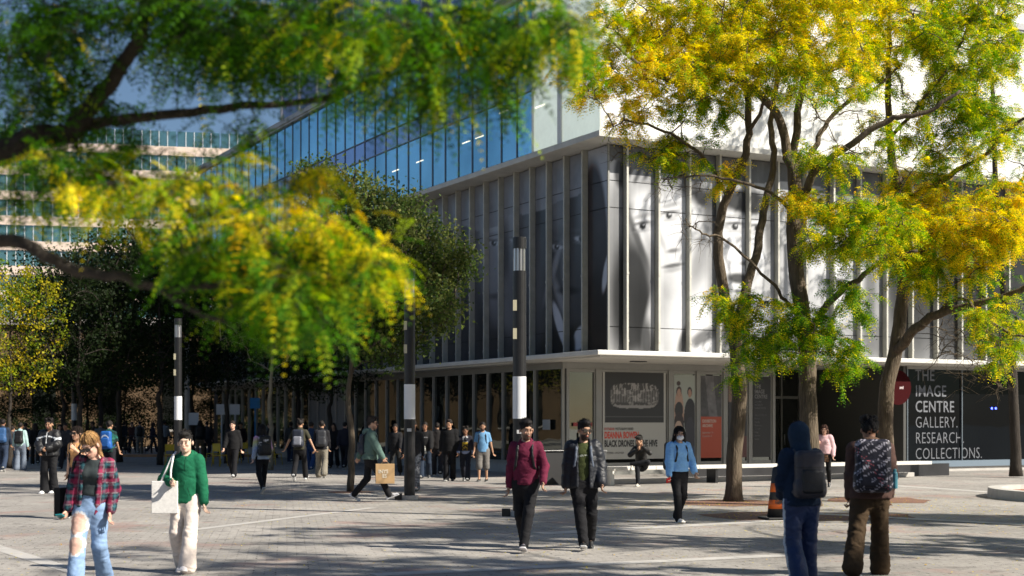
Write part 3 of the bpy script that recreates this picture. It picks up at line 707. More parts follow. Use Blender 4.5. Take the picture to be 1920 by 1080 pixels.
        if len(V):
            N = vnorm(V, Q); nz = fbm(V[:,0]*70 + V[:,2]*20, V[:,1]*70 + 31 + V[:,2]*14, seed) - .47; V = V + N*(nz*(.05 if hk == 'fluffy' else .03))[:, None]
            Ch = np.tile(hairc, (len(V), 1))*(.8 + .5*fbm(V[:,0]*90, V[:,1]*60 + V[:,2]*20, 5))[:, None]
            if 'hairc2' in fit: m_ = sm((V[:,2] - hc[2] + .03)/-.10)[:, None]; Ch = Ch*(1-m_) + np.array(fit['hairc2'])*m_
            ho = quads_mesh('hair', V*s, Q, HAIRM, Ch, root, True)
            if res <= 1.3: strands(ho, hk, hd, hairc, fit.get('hairc2'), seed, s, fat, fit.get('hairw', 1.))
    # ---- upper garments
    def garment(name, infl, slv, hem, col, mat_, open_=0, neck_r=.072, bag=0., amp=.006, vee=0., sleeve_r=0., hemdip=0, blend_k=.022):
        g = SDF(); b = infl
        g.rc(up(0,0,hem+.03), up(0,0,.20), (.140+bag)*bw + b, (.124+bag*.8)*bw + b, .05, .80, Mt); g.rc(up(0,0,.20), up(0,0,.37), (.124+bag*.8)*bw + b, .138*bw + b, .06, .78, Mt)
        [g.rc(up(0,-.005,.475), up(.125*bw*q_,-.005,.455), .070 + b*.6, .050 + b*.8, .05) for q_ in (1,-1)]
        g.rc(up(0,-.02,.50), up(0,-.012,.545), .075 + b*.5, .062 + b*.5, .04)
        if fit.get('bust'): g.el(up(.065,.095,.36), (.065,.05,.06), Mt, .05); g.el(up(-.065,.095,.36), (.065,.05,.06), Mt, .05)
        if fit.get('belly'): g.el(up(0,.05,.17), (.14,.10+fit['belly'],.13), Mt, .06)
        for sd, sg in (('R', 1), ('L', -1)):
            sh, el, wr = J[sd][:3]; rr = b + sleeve_r
            g.rc(sh, el, .041 + rr*.8, .037 + rr*.85, blend_k)
            if slv > .5:
                e = el + (wr - el)*min(1, (slv-.5)*2); g.rc(el, e, .037 + rr*.85, .027 + rr*.65, .02)
                if slv >= 1 : g.rc(e - (wr-el)*.02, e + (wr-el)*.02, .029+rr*.4, .028+rr*.35, .008)
        zc = up(0,0,hem); uz = Rt[:, 2]; uy = Rt[:, 1]; ux = Rt[:, 0]
        shR, shL = J['R'][0], J['L'][0]
        def cutf(X, Y, Z):
            d = -((X-zc[0])*uz[0] + (Y-zc[1])*uz[1] + (Z-zc[2])*uz[2]) + hemdip*np.sin(X*9+seed)*.01
            # only the torso is cut at the hem: arms hanging lower are spared
            near = np.abs((X-hip[0])*ux[0] + (Y-hip[1])*ux[1] + (Z-hip[2])*ux[2]) - (.150*bw + b + bag*1.0)
            return np.where(near > 0, np.minimum(d, -.03 + near*0), d) if slv > .5 else d
        g.cut(cutf)
        nk = neck + Rt@np.array([0, .035, .012]); g.el(nk, (neck_r*.95, neck_r*1.05, .055), Mt, .01, '-')
        if vee: g.rc(nk, up(0,.14,.50-vee), .05, .01, .01, op='-')
        if slv <= .5:
            for sd in ('R', 'L'):
                sh, el, wr = J[sd][:3]; c = sh + (el-sh)*(slv*2); a = (el-sh)/np.linalg.norm(el-sh)
                sx = 1 if sd == 'R' else -1
                g.cut(lambda X, Y, Z, c=c, a=a, sx=sx: np.where((sx*X > .145*bw) & (Z < c[2]+.12), (X-c[0])*a[0] + (Y-c[1])*a[1] + (Z-c[2])*a[2], -1.))
        if open_:
            o0 = up(0,.15,.18); g.bx(o0, (open_,.14,.40), .01, Mt, .012, '-')
        V, Q = g.mesh(hc_)
        if not len(V): return
        V = folds(V, Q, amp, 9, seed)
        L = (V - hip) @ Rt
        C = col(L, V) if callable(col) else np.tile(np.array(col, float), (len(V), 1))
        return quads_mesh(name, V*s, Q, mat_, C, root, True)
    for gspec in fit.get('tops', []): garment(**gspec)
    # ---- hood
    if fit.get('hood') == 'down':
        g = SDF(); b = fit.get('hoodr', .028)
        pts = [up(math.sin(t)*.098, -.015 - math.cos(t)*.092, .545 - .045*(1-math.cos(t))*.9 + .01) for t in np.linspace(-2.5, 2.5, 11)]
        for p, q_, i in zip(pts[:-1], pts[1:], range(10)): g.rc(p, q_, b*(.75+.5*math.sin((i+.5)/10*3.14)), b*(.75+.5*math.sin((i+.5)/10*3.14)), .02)
        g.el(up(0,-.135,.50), (.085,.045,.07), Mt, .04)
        V, Q = g.mesh(hc_); V = folds(V, Q, .006, 16, seed); quads_mesh('hood', V*s, Q, CLOTH, np.tile(fit['hoodc'], (len(V), 1)), root, True)
    if fit.get('hood') == 'up':
        g = SDF(); g.el(hd(0,-.025,.030), (.108,.128,.135), MH, .02); g.rc(up(0,-.03,.50), hd(0,-.03,-.05), .115, .095, .05); g.el(hd(0,.13,-.01), (.062,.09,.10), MH, .01, '-')
        V, Q = g.mesh(hc_); V = folds(V, Q, .006, 12, seed); quads_mesh('hood', V*s, Q, CLOTH, np.tile(fit['hoodc'], (len(V), 1)), root, True)
    # ---- trousers
    tr = fit.get('legs')
    if tr:
        g = SDF(); b = tr.get('b', .012); Mp = Rp.T; ln = tr.get('len', 1.)
        g.rc(hip + Rp@np.array([0,0,.06]), hip + Rp@np.array([0,0,-.03]), .132*bw + b*.6, .144*bw + b*.7, .05, .80, Mp)
        for sd, sg in (('R', 1), ('L', -1)):
            hj, kn, an = J[sd][3:6]; fl = tr.get('flare', .02)
            g.rc(hj, kn, .084*bw**.5 + b, .056 + b, .05)
            e = an + (kn-an)*max(0, (1-ln)*2) + (kn-an)/np.linalg.norm(kn-an)*(-.012) if ln > .5 else kn
            if ln > .5: g.rc(kn, e, .060 + b, .045 + b + fl, .03)
        V, Q = g.mesh(hc_)
        # flat hems
        V = folds(V, Q, tr.get('amp', .007), 8, seed+3)
        C = tr['col'](V, J) if callable(tr['col']) else np.tile(np.array(tr['col'], float), (len(V), 1))
        quads_mesh('trousers' if ln > .6 else 'shorts', V*s, Q, tr.get('mat', CLOTH), C, root, True)
    # ---- shoes
    sc_ = fit.get('shoe', (.05,.05,.05)); so_ = fit.get('sole', (.6,.6,.58))
    for sd in ('R', 'L'):
        an = J[sd][5]; fr = Rfoot(po['foot'+sd]); Mf = fr.T
        f = lambda x, y, z: an + fr@np.array([x, y, z])
        g = SDF(); g.rc(f(0,-.035,-.035), f(0,.07,-.048), .038, .036, .02, None, None); g.rc(f(0,.07,-.05), f(0,.155,-.055), .040, .030, .02); g.rc(f(0,-.02,.0), f(0,.0,-.03), .040, .042, .02)
        g.bx(f(0,.055,-.073), (.045,.145,.017), .016, Mf, .01); g.cut(lambda X, Y, Z: -((X-an[0])*fr[0,2] + (Y-an[1])*fr[1,2] + (Z-an[2])*fr[2,2] + .085))
        V, Q = g.mesh(hc_*.8); L = (V - an)@fr; C = np.tile(np.array(sc_, float), (len(V), 1)); C[L[:,2] < -.062] = so_
        if 'shoe2' in fit: C[(L[:,2] > -.062) & (np.abs(L[:,0]) > .026) & (L[:,1] > .0) & (L[:,1] < .09)] = fit['shoe2']
        C[(L[:,2] > -.03) & (L[:,1] > .03) & (L[:,1] < .10) & (np.abs(L[:,0]) < .02)] = np.array(fit.get('lace', sc_))
        quads_mesh('shoe', V*s, Q, LEATH, C, root, True)
    # ---- glasses, mask
    if fit.get('glasses'):
        m = MB(); 
        for sg in (1, -1): m.box((.004 if sg > 0 else -.062), (.062 if sg > 0 else -.004), .0, .006, -.019, .019, T=(0,.098,.014))
        m.box(-.008, .008, .098, .104, .018, .024); 
        for sg in (1, -1): m.box(.064*sg-.003, .064*sg+.003, .0, .10, .016, .025)
        for i in range(len(m.v)): m.v[i] = (hc + (m.v[i]*1.10) @ Rh.T)*s
        m.build('glasses', LENS if fit['glasses'] == 'dark' else mat('wire_glasses', (.03,.025,.02), .5, spec=.3), root, bevel=.004)
    if fit.get('mask'):
        g = SDF(); g.el(hd(0,.055,-.045), (.068,.062,.052), MH, .01); g.el(hd(0,-.0,-.03), (.12,.055,.12), MH, .005, '-'); V, Q = g.mesh(hb)
        quads_mesh('face_mask', V*s, Q, CLOTH, np.tile((.82,.83,.85), (len(V), 1)), root, True)
    return root, dict(J=J, up=up, hd=hd, s=s, hip=hip, Rt=Rt, Mt=Mt, hc=hc, res=hc_, b=0)
def Rfoot(f): return rotm(-f[4], f[3], 0)
def solo(name, V, Q, mt, C, src, label, cat, group=None):
    """a carried thing: its own top-level object, standing where the person's local coordinates put it"""
    root = src[0]; o = quads_mesh(name, V*src[1]['s'], Q, mt, C, None, True); o.location = root.location; o.rotation_euler = root.rotation_euler
    tag(o, label, cat, group); return o
def backpack(src, col, label, size=1., depth=.085, col2=None, matn=None, pat=None, straps=True, infl=.02, sag=0, strapc=None, group=None, w=.15):
    i = src[1]; up = i['up']; M = i['Mt']; b = infl; root, s = src[0], i['s']
    emp = empty('backpack', root.location, root.rotation_euler.z, label, 'backpack', group)
    y0 = -.112 - b
    def part(name, g, col_, amp=.004, mt=None):
        V, Q = g.mesh(i['res'])
        if not len(V): return
        V = folds(V, Q, amp, 12, 4); L = (V - i['hip']) @ i['Rt']
        C = pat(L) if (pat and name == 'bag_body') else np.tile(np.array(col_, float), (len(V), 1))
        quads_mesh(name, V*s, Q, mt or matn or SHELL, C, emp, True)
    g = SDF(); g.bx(up(0, y0-depth, .29-sag), (w*size, depth, .235*size), .06, M, .02); g.bx(up(0, y0-depth*.9, .12-sag), (w*size*1.05, depth*1.05, .09*size), .05, M, .05)
    part('bag_body', g, col)
    g = SDF(); g.bx(up(0, y0-depth*2.0, .20-sag), (w*.78*size, .035, .125*size), .03, M, .01); part('front_pocket', g, col2 or col)
    if straps:
        sc2 = strapc or (np.array(col)*.8)
        for sg in (1, -1):
            g = SDF(); pts = [up(.075*sg, y0-.01, .45), up(.088*sg, -.055-b*.3, .512+b*.5), up(.092*sg, .035, .508+b*.6), up(.098*sg, .092+b*1.05, .44), up(.104*sg, .106+b*1.1, .34), up(.122*sg, .094+b*1.1, .22), up(.150*sg, .03, .13), up(.13*sg, y0+.01, .09)]
            for p, q in zip(pts[:-1], pts[1:]): g.rc(p, q, .0195, .0195, .01, .55, M)
            part('strap', g, sc2, .001)
    return emp
def bagmesh(name, verts_fn): pass
# ------------------------------------------------------------------ the people
def stripes(t, per, w, ph=0): return (np.abs(((t/per + ph) % 1) - .5) < w/2).astype(float)[:, None]
def plaid(L, V):
    u = L[:,0]*.9 + L[:,1]*.35; v = L[:,2] + .12*L[:,0]; C = np.tile((.012,.010,.022), (len(L), 1)).astype(float)
    red = np.array((.30,.02,.06)); teal = np.array((.02,.10,.11)); wh = np.array((.42,.36,.38))
    for t in (u, v):
        C = C + red*.42*stripes(t, .115, .34); C = C + teal*.5*stripes(t, .115, .22, .45)
    for t in (u, v): C = C*(1-.7*stripes(t, .115, .05, .22)) + wh*.45*stripes(t, .115, .05, .22)
    return C
def torn_jeans(V, J):
    n = fbm(V[:,0]*18, V[:,2]*30, 2); C = np.array((.24,.36,.56))*(.75+.5*n)[:, None]
    kn = J['R'][4]; hj = J['R'][3]
    for c, rx, rz in ((kn + np.array((0,.05,-.01)), .075, .10), (hj + (kn-hj)*.45 + np.array((0,.08,0)), .085, .11)):
        r = np.sqrt(((V[:,0]-c[0])/rx)**2 + ((V[:,2]-c[2])/rz)**2) + .5*(fbm(V[:,0]*40, V[:,2]*90, 8)-.5); fr = V[:,1] > c[1]-.09
        m = (r < 1) & fr; e = (r < 1.22) & (r >= 1) & fr; C[e] = (.7,.72,.74); C[m] = (.62,.40,.32)
    return C
def denim(c): 
    def f(V, J): return np.array(c)*(.8 + .4*fbm(V[:,0]*18, V[:,2]*14, 2))[:, None]
    return f
def flatc(c): return lambda L, V: np.array(c)*(.92 + .16*fbm(L[:,0]*12, L[:,2]*12, 2))[:, None]
BLK_ = (.012,.012,.013)
def top(name='shirt', infl=.012, slv=1., hem=-.02, col=BLK_, mat_=None, **k): return dict(name=name, infl=infl, slv=slv, hem=hem, col=flatc(col) if isinstance(col, tuple) else col, mat_=mat_ or CLOTH, **k)
def item(name, build, src, label, cat, mt=PLAIN, group=None, bevel=.003):
    m = MB(); build(m); 
    for i in range(len(m.v)): m.v[i] = m.v[i]*src[1]['s']
    o = m.build(name, mt, None, True, bevel=bevel); o.location = src[0].location; o.rotation_euler = src[0].rotation_euler
    return tag(o, label, cat, group)
LIGHTSK = (.62,.38,.28); TAN = (.42,.24,.15); BROWN = (.27,.14,.085)
# 1 woman in plaid
p = person(170, 1106, 176, 1.70, dict(lean=7, hip=(0,0,.915), footR=(.06,.30,.085,-12,2), footL=(-.06,-.26,.15,35,0), handR=(.24,.10,.80), handL=(-.235,.04,.86), curlR=.9, head=(-12,30,8), twist=4, side=-7),
  dict(skin=(.66,.40,.30), hair='bun', hairc=(.16,.085,.035), hairc2=(.52,.30,.12), hvol=.012, glasses='dark', face=.98, bust=1,
   tops=[top('shirt', .008, .3, .13, (.035,.045,.048), amp=.004, neck_r=.085), top('plaid_overshirt', .024, .97, -.07, plaid, open_=.075, neck_r=.10, sleeve_r=.012, bag=.012, amp=.008)],
   legs=dict(col=torn_jeans, b=.018, flare=.025, amp=.009), shoe=(.5,.5,.5), w=1.02), 'woman walking with head down in red and black plaid overshirt, sunglasses and ripped pale jeans')
i = p[1]; wr = i['J']['R'][6]
item('phone', lambda m: m.box(-.038,.038,-.006,.006,-.075,.075, (.02,.25,.28), R=rotm(20,70,20), T=wr + np.array((.0,.055,.0))), p, 'teal phone held in the hand of the woman in ripped jeans', 'phone')
item('shoulder_bag', lambda m: (m.box(-.19,.19,-.05,.05,-.16,.15,(.012,.012,.013),R=rotm(60),T=i['up'](.25,-.12,.0)), m.tube([i['up'](.24,-.20,.14), i['up'](.185,-.10,.45), i['up'](.165,-.01,.575), i['up'](.19,.08,.45), i['up'](.27,.0,.14)], .012, 6, (.012,.012,.013))), p, 'black shoulder bag behind the elbow of the woman in plaid', 'bag', CLOTH, bevel=.03)
# 2 green hoodie
p = person(350, 1072, 172, 1.66, dict(lean=1, hip=(0,0,.92), footR=(.09,-.10,.12,22,6), footL=(-.10,.24,.085,-10,4), handR=(.12,.20,1.12), elR=(.9,-.5,-.6), hdR=(0,0,1), curlR=1.3, handL=(-.25,.05,.84), head=(10,4,3)),
  dict(skin=(.72,.50,.38), hair='top', hairc=(.014,.012,.011), hvol=.012, tops=[top('hoodie', .026, .98, -.06, lambda L, V: np.array((.010,.125,.060))*np.where((np.abs(np.abs(L[:,0]) - (.10 - .35*np.clip(L[:,2]-.02, 0, .14))) < .005) & (L[:,2] > .01) & (L[:,2] < .15) & (L[:,1] > .03) | (np.abs(L[:,2]-.0) < .005) | ((np.abs(np.abs(L[:,0])-.022) < .004) & (L[:,2] > .34) & (L[:,1] > .05)), .35, 1.)[:, None], amp=.010, sleeve_r=.014, bag=.01)], hood='down', hoodc=(.010,.115,.055), hoodr=.030,
   legs=dict(col=(.78,.68,.60), b=.020, flare=.040, amp=.011), shoe=(.80,.76,.76), sole=(.8,.78,.78)), 'young person in dark green hoodie and cream trousers carrying a white tote bag')
i = p[1]
item('tote_bag', lambda m: (m.box(-.16,.16,-.02,.02,-.20,.20,(.80,.78,.74),R=rotm(12),T=i['up'](.215,.175,.02)), m.tube([i['up'](.27,.17,.2), i['up'](.20,.16,.36), i['up'](.145,.09,.53), i['up'](.14,-.02,.575)], .014, 6, (.8,.78,.76)), m.tube([i['up'](.13,.20,.2), i['up'](.13,.19,.36), i['up'](.13,.10,.53), i['up'](.14,-.02,.575)], .014, 6, (.8,.78,.76))), p, 'white cloth tote bag on the shoulder of the person in green', 'tote bag', CLOTH, bevel=.015)
# 3 windbreaker man
def windb(L, V):
    C = np.tile((.014,.014,.016), (len(L), 1)); a = np.abs(L[:,0]); t = L[:,2] - (.40 + .25*(.12 - a)); C[(np.abs(t) < .014) & (a > .02) & (L[:,1] > 0)] = (.62,.65,.68)
    C[(np.abs(L[:,2] - .33 - .5*(a-.2)) < .02) & (a > .2)] = (.5,.53,.56); C[(a < .008) & (L[:,1] > .05)] = (.55,.57,.6); return C
p = person(93, 925, 172, 1.84, dict(lean=0, footR=(.09,.06,.085,0,10), footL=(-.09,-.05,.085,0,8), handR=(.10,.24,.98), handL=(-.07,.26,1.06), elR=(1,-.4,-.3), elL=(-1,-.4,-.3), hdR=(0,.3,1), hdL=(0,.3,1), curlR=1.2, curlL=1.2, head=(6,6,0)),
  dict(skin=TAN, hair='fluffy', hairc=(.012,.009,.008), beard=.8, tops=[top('shirt', .012, 0, .0, (.55,.56,.58)), top('jacket', .045, .96, -.04, windb, sleeve_r=.03, bag=.035, amp=.014, mat_=SHELL, open_=.012)],
   legs=dict(col=(.018,.018,.020), b=.022, flare=.035, amp=.012), shoe=(.78,.78,.78), sole=(.8,.8,.8)), 'curly haired man in black and white windbreaker and black trousers, hands together', 1.25)
# 4 woman behind the plaid one
p = person(147, 972, 166, 1.68, dict(handR=(.2,.05,.86), handL=(-.1,.28,1.32), elL=(-.5,-.2,-1), hdL=(0,0,1), head=(-8,0,0)),
  dict(skin=(.60,.36,.24), hair='long', hairc=(.02,.012,.009), glasses='dark', bust=1, tops=[top('shirt', .014, .3, -.03, (.62,.34,.15), neck_r=.09)], legs=dict(col=(.02,.02,.03), b=.01)), 'woman with long dark hair, sunglasses and an apricot top behind the plaid shirt', 1.1)
backpack(p, (.012,.012,.014), 'black backpack strapped on the woman in the apricot top', .9)
# 5 dark green patterned shirt, blue backpack, seen from behind
def leafy(L, V): n = fbm(L[:,0]*22, L[:,2]*22, 4); return np.where((n > .52)[:, None], (.02,.12,.09), (.01,.03,.028))
p = person(204, 907, -6, 1.80, mirror(WALK), dict(skin=TAN, hair='short', tops=[top('shirt', .03, .42, -.05, leafy, bag=.02, amp=.01)], legs=dict(col=(.015,.015,.02), b=.015), shoe=(.03,.03,.03)), 'person walking away in dark leafy shirt with a bright blue backpack', 1.5)
backpack(p, (.015,.09,.32), 'bright blue backpack with white trim on the person in the leafy shirt', 1., pat=lambda L: np.where((np.abs(((L[:,0]**2 + (L[:,2]-.3)**2)**.5) - .1) < .012)[:, None], (.6,.65,.7), (.015,.10,.36)))
# 6 pale cyan top from behind
p = person(38, 882, 4, 1.74, dict(footR=(.11,.05,.085,0,8), footL=(-.11,-.06,.085,0,6), handR=(.25,.05,.86), handL=(-.25,.05,.86)), dict(skin=BROWN, hair='short', tops=[top('shirt', .026, .97, -.04, (.36,.52,.50), sleeve_r=.012, bag=.015)], legs=dict(col=denim((.16,.19,.24)), b=.024, flare=.04), shoe=(.05,.05,.06), sole=(.6,.6,.6)), 'person seen from behind in pale turquoise sweatshirt and grey jeans', 1.7)
backpack(p, (.01,.01,.011), 'black backpack on the pale turquoise sweatshirt', .95)
# 7 far left dark figures
far = [
 (5, 884, 8, 1.86, (.02,.03,.05), (.03,.045,.08), 'tall figure in dark navy jacket at the left edge of the photo', 'short'),
 (22, 877, -20, 1.60, (.05,.05,.06), (.05,.08,.13), 'short figure in charcoal top next to the turquoise sweatshirt', 'short'),
 (66, 872, 20, 1.70, (.012,.012,.014), (.02,.02,.02), 'figure in black between the turquoise sweatshirt and the windbreaker', 'long'),
 (124, 880, 172, 1.72, (.03,.03,.035), (.015,.015,.02), 'figure in dark grey just right of the windbreaker man', 'short'),
 (188, 874, 10, 1.76, (.10,.11,.12), (.02,.02,.03), 'grey topped figure beyond the bright blue backpack', 'short'),
 (262, 852, 12, 1.78, (.17,.17,.17), (.20,.18,.15), 'person in light grey top and stone trousers by the bicycle racks', 'short'),
 (308, 850, -10, 1.80, (.25,.26,.27), (.03,.03,.035), 'person in a white sleeved top just left of the tall black post', 'short'),
 (375, 862, 4, 1.84, (.018,.018,.02), (.20,.15,.10), 'person in black coat and tan trousers behind the green hoodie', 'long'),
 (437, 896, 174, 1.80, (.010,.010,.011), (.010,.010,.012), 'man dressed all in black facing the camera beside the yellow chairs', 'short'),
 (404, 845, 90, 1.70, (.03,.03,.03), (.02,.02,.02), 'figure in charcoal by the cafe tables left of the man all in black', 'short'),
 (468, 850, -90, 1.72, (.05,.04,.04), (.02,.02,.03), 'figure in brown top walking past the shop window', 'short'),
 (527, 856, 180, 1.68, (.22,.12,.09), (.02,.02,.03), 'figure in rust coloured top between the striped girl and the olive shirt', 'long'),
 (583, 884, -4, 1.76, (.02,.04,.09), (.02,.05,.14), 'person in dark blue walking between the two backpackers', 'short'),

 (48, 866, 30, 1.72, (.04,.05,.07), (.02,.02,.03), 'figure in slate blue half hidden behind the turquoise sweatshirt', 'short'),
 (112, 868, -160, 1.66, (.02,.02,.02), (.05,.07,.12), 'figure in black and blue jeans behind the windbreaker sleeve', 'long'),
 (176, 862, 100, 1.78, (.07,.05,.04), (.03,.03,.03), 'figure in brown jacket walking left beyond the apricot top', 'short'),
 (218, 856, 20, 1.70, (.03,.04,.03), (.02,.02,.02), 'figure in dark olive between the blue backpack and the racks', 'short'),
 (248, 850, 170, 1.75, (.05,.02,.02), (.02,.02,.03), 'figure in maroon by the first bike racks', 'short'),
 (286, 849, -80, 1.72, (.03,.03,.05), (.03,.04,.06), 'figure in indigo walking right past the bike racks', 'long'),
 (356, 852, 160, 1.70, (.02,.02,.02), (.015,.015,.02), 'figure in black directly behind the head of the green hoodie', 'short'),
 (388, 860, 10, 1.78, (.04,.04,.045), (.02,.02,.03), 'figure in graphite top between the tan trousers and the yellow chairs', 'short'),
 (420, 858, -40, 1.66, (.02,.03,.02), (.02,.02,.02), 'short figure in bottle green left of the man all in black', 'long'),
 (452, 864, 180, 1.74, (.03,.02,.02), (.03,.03,.04), 'figure in dark plum just right of the man all in black', 'short'),
 (508, 862, 80, 1.72, (.02,.02,.03), (.02,.02,.02), 'figure in black walking left beyond the pale stemmed tree', 'short'),
 (545, 868, 0, 1.76, (.05,.05,.05), (.03,.04,.07), 'figure in grey and jeans beyond the olive shirt', 'short'),
 (626, 878, 175, 1.72, (.012,.012,.014), (.02,.02,.025), 'figure in black beside the grey panels, right of the khaki trousers', 'long'),
 (646, 880, -10, 1.75, (.02,.02,.03), (.015,.015,.02), 'figure in midnight blue behind the slim tree trunk', 'short'),
 (742, 892, 172, 1.70, (.014,.014,.016), (.02,.02,.02), 'figure in black between the paper bag and the lamp post', 'short'),
 (820, 893, 4, 1.74, (.016,.014,.014), (.02,.02,.025), 'figure in black walking away left of the tall man in the loose jacket', 'short'),
 (232, 846, 0, 1.72, (.015,.02,.03), (.02,.02,.02), 'small dark figure far down the promenade by the rack', 'short'),
]
for k, (px, yf, yaw, H, tc, lc, lab, hr) in enumerate(far):
    w_ = WALK if k % 2 else mirror(WALK)
    p = person(px, yf, yaw, H, w_, dict(skin=(BROWN, TAN, LIGHTSK)[k % 3], hair=hr, w=1.02, tops=[top('jacket' if k % 3 else 'shirt', .03, .96, -.05, tc, sleeve_r=.015, bag=.02, amp=.010)], legs=dict(col=lc, b=.016, flare=.025), shoe=(.04,.04,.04) if k % 2 else (.5,.5,.5)), lab, 2.0)
    if k in (0, 5, 7): backpack(p, ((.03,.09,.22), 0, 0, 0, 0, (.01,.01,.012), 0, (.01,.01,.011))[k], ('blue backpack on the tall figure at the left edge', 'black backpack on the light grey top', 'black backpack on the tan trousered person')[(0,5,7).index(k)], 1.)
# tie-dye girl
def tiedye(L, V):
    t = L[:,2] + .15*np.sin(L[:,0]*9); C = np.zeros((len(L), 3)); st = [(.5,(.48,.30,.50)), (.36,(.50,.28,.46)), (.24,(.55,.52,.20)), (.08,(.30,.38,.55)), (-.1,(.38,.45,.55))]
    zz = [a for a, _ in st][::-1]; 
    for j in range(3): C[:, j] = np.interp(t, zz, [c[j] for _, c in st][::-1])
    return C
p = person(492, 925, 28, 1.70, dict(lean=4, handR=(.22,.16,.92), handL=(-.24,-.02,.90), head=(0,6,0)), dict(skin=LIGHTSK, hair='long', hairc=(.014,.012,.012), hairw=1.3, bust=0, tops=[top('sweatshirt', .024, .97, -.06, tiedye, sleeve_r=.014, bag=.012)], legs=dict(col=(.012,.012,.014), b=.006, flare=.004), shoe=(.02,.02,.02)), 'girl with black hair in pastel tie dye sweatshirt walking away', 1.3)
backpack(p, (.012,.012,.013), 'black backpack with pale keyrings on the tie dye sweatshirt', 1.02, pat=lambda L: np.where((fbm(L[:,0]*17, L[:,2]*17, 9) > .66)[:, None], (.6,.6,.65), (.012,.012,.013)))
# olive tee, arms swinging
p = person(562, 901, -6, 1.84, dict(footR=(.10,.30,.085,-14,4), footL=(-.09,-.32,.19,42,-4), handR=(.42,-.02,.92), handL=(-.44,.05,.90), elR=(.5,-1,0), elL=(-.5,-1,0)), dict(skin=TAN, hair='fluffy', w=1.1, tops=[top('shirt', .028, .42, -.05, (.045,.043,.028), bag=.02)], legs=dict(col=(.012,.012,.014), b=.012), shoe=(.65,.65,.66), sole=(.75,.75,.75)), 'man in olive t-shirt walking away with arms swinging wide', 1.5)
backpack(p, (.025,.03,.045), 'navy and grey backpack on the olive t-shirt', 1., col2=(.25,.26,.30))
p = person(603, 896, 4, 1.80, mirror(WALK), dict(skin=TAN, hair='short', w=1.04, tops=[top('jacket', .032, .97, -.06, (.014,.014,.017), sleeve_r=.016, bag=.02)], legs=dict(col=(.20,.18,.145), b=.024, flare=.04), shoe=(.02,.02,.02)), 'person in black jacket and khaki trousers walking away by the grey panels', 1.5)
backpack(p, (.03,.032,.038), 'charcoal backpack above the khaki trousers', 1.)
# green jacket man with paper bag, walking to the right
p = person(694, 940, -82, 1.90, dict(lean=2, hip=(0,0,.90), footR=(.09,.40,.10,-22,4), footL=(-.09,-.32,.15,32,0), handR=(.25,.26,.88), handL=(-.25,-.24,.88), curlR=1.2, head=(-6,-2,0)), dict(skin=(.50,.30,.21), hair='top', hairc=(.014,.010,.009), beard=.5, glasses='wire', w=1.06,
   tops=[top('shirt', .01, 0, .1, (.6,.6,.6)), top('hooded_jacket', .03, .97, -.04, (.095,.155,.135), sleeve_r=.014, bag=.022, amp=.010)], hood='down', hoodc=(.09,.145,.13), hoodr=.026, legs=dict(col=(.013,.013,.015), b=.010, flare=.006), shoe=(.62,.62,.64), sole=(.8,.8,.8), shoe2=(.2,.2,.2)), 'man in sage green hooded jacket and glasses striding right with a paper bag', 1.15)
i = p[1]; gp = i['J']['R'][6]
BAG = mat('kraft_paper', (.42,.27,.13), .8, var=.1, vscale=8)
bag = item('paper_bag', lambda m: (m.box(-.085,.085,-.19,.19,-.46,-.06,(.42,.27,.13),T=gp), m.tube([gp+np.array((0,-.08,-.06)), gp+np.array((0,-.03,0)), gp+np.array((0,.03,0)), gp+np.array((0,.08,-.06))], .004, 5, (.4,.26,.13))), p, 'brown kraft paper shopping bag hanging from the sage jacket man\'s hand', 'paper bag', BAG, bevel=.006)
for (tx, z) in (('GOOD', .20), ('EATS', .06)): pass
PRN = mat('bag_print', (.75,.68,.55), .7)
for tx, dz in (('INYS', -.25), ('   ES', -.34)):
    text('bag_print', tx, .115, (gp[0]*i['s'] + .0995, gp[1]*i['s'] - .15, (gp[2] + dz)*i['s']), (R_(90), 0, R_(90)), PRN, bag, sx=.9, bold=.002, extrude=.001)
backpack(p, (.02,.025,.04), 'small navy backpack on the sage jacket', .8, depth=.05)
# people around the black lamp posts and the shaded glass
p = person(797, 897, 178, 1.76, WALK, dict(skin=BROWN, hair='short', w=1.06, tops=[top('hoodie', .034, .97, -.07, lambda L, V: np.where(((np.abs(L[:,2]-.36) < .012) & (np.abs(L[:,0]) < .09) & (L[:,1] > .05) & (np.sin(L[:,0]*190) > -.2))[:, None], (.4,.4,.42), BLK_), bag=.025, sleeve_r=.02)], hood='down', hoodc=BLK_, legs=dict(col=(.02,.03,.05), b=.02, flare=.03)), 'person in a lettered black hoodie right behind the black lamp post', 1.6)
i = p[1]; item('white_bag', lambda m: m.box(-.10,.10,-.02,.02,-.14,.12,(.55,.55,.5),R=rotm(0,0,14),T=i['up'](.06,.20,-.02)), p, 'white carrier bag held in front of the lettered black hoodie', 'bag', CLOTH, bevel=.02)
p = person(775, 921, 176, 1.82, mirror(WALK), dict(skin=BROWN, hair='short', tops=[top('jacket', .034, .97, -.06, (.02,.02,.022), bag=.02, sleeve_r=.02)], legs=dict(col=lambda V, J: np.where((fbm(V[:,0]*40, V[:,2]*40, 3) > .5)[:, None], (.28,.28,.29), (.09,.09,.1)), b=.022, flare=.03), shoe=(.5,.35,.3)), 'person in patterned grey jeans mostly hidden by the black lamp post', 1.4)
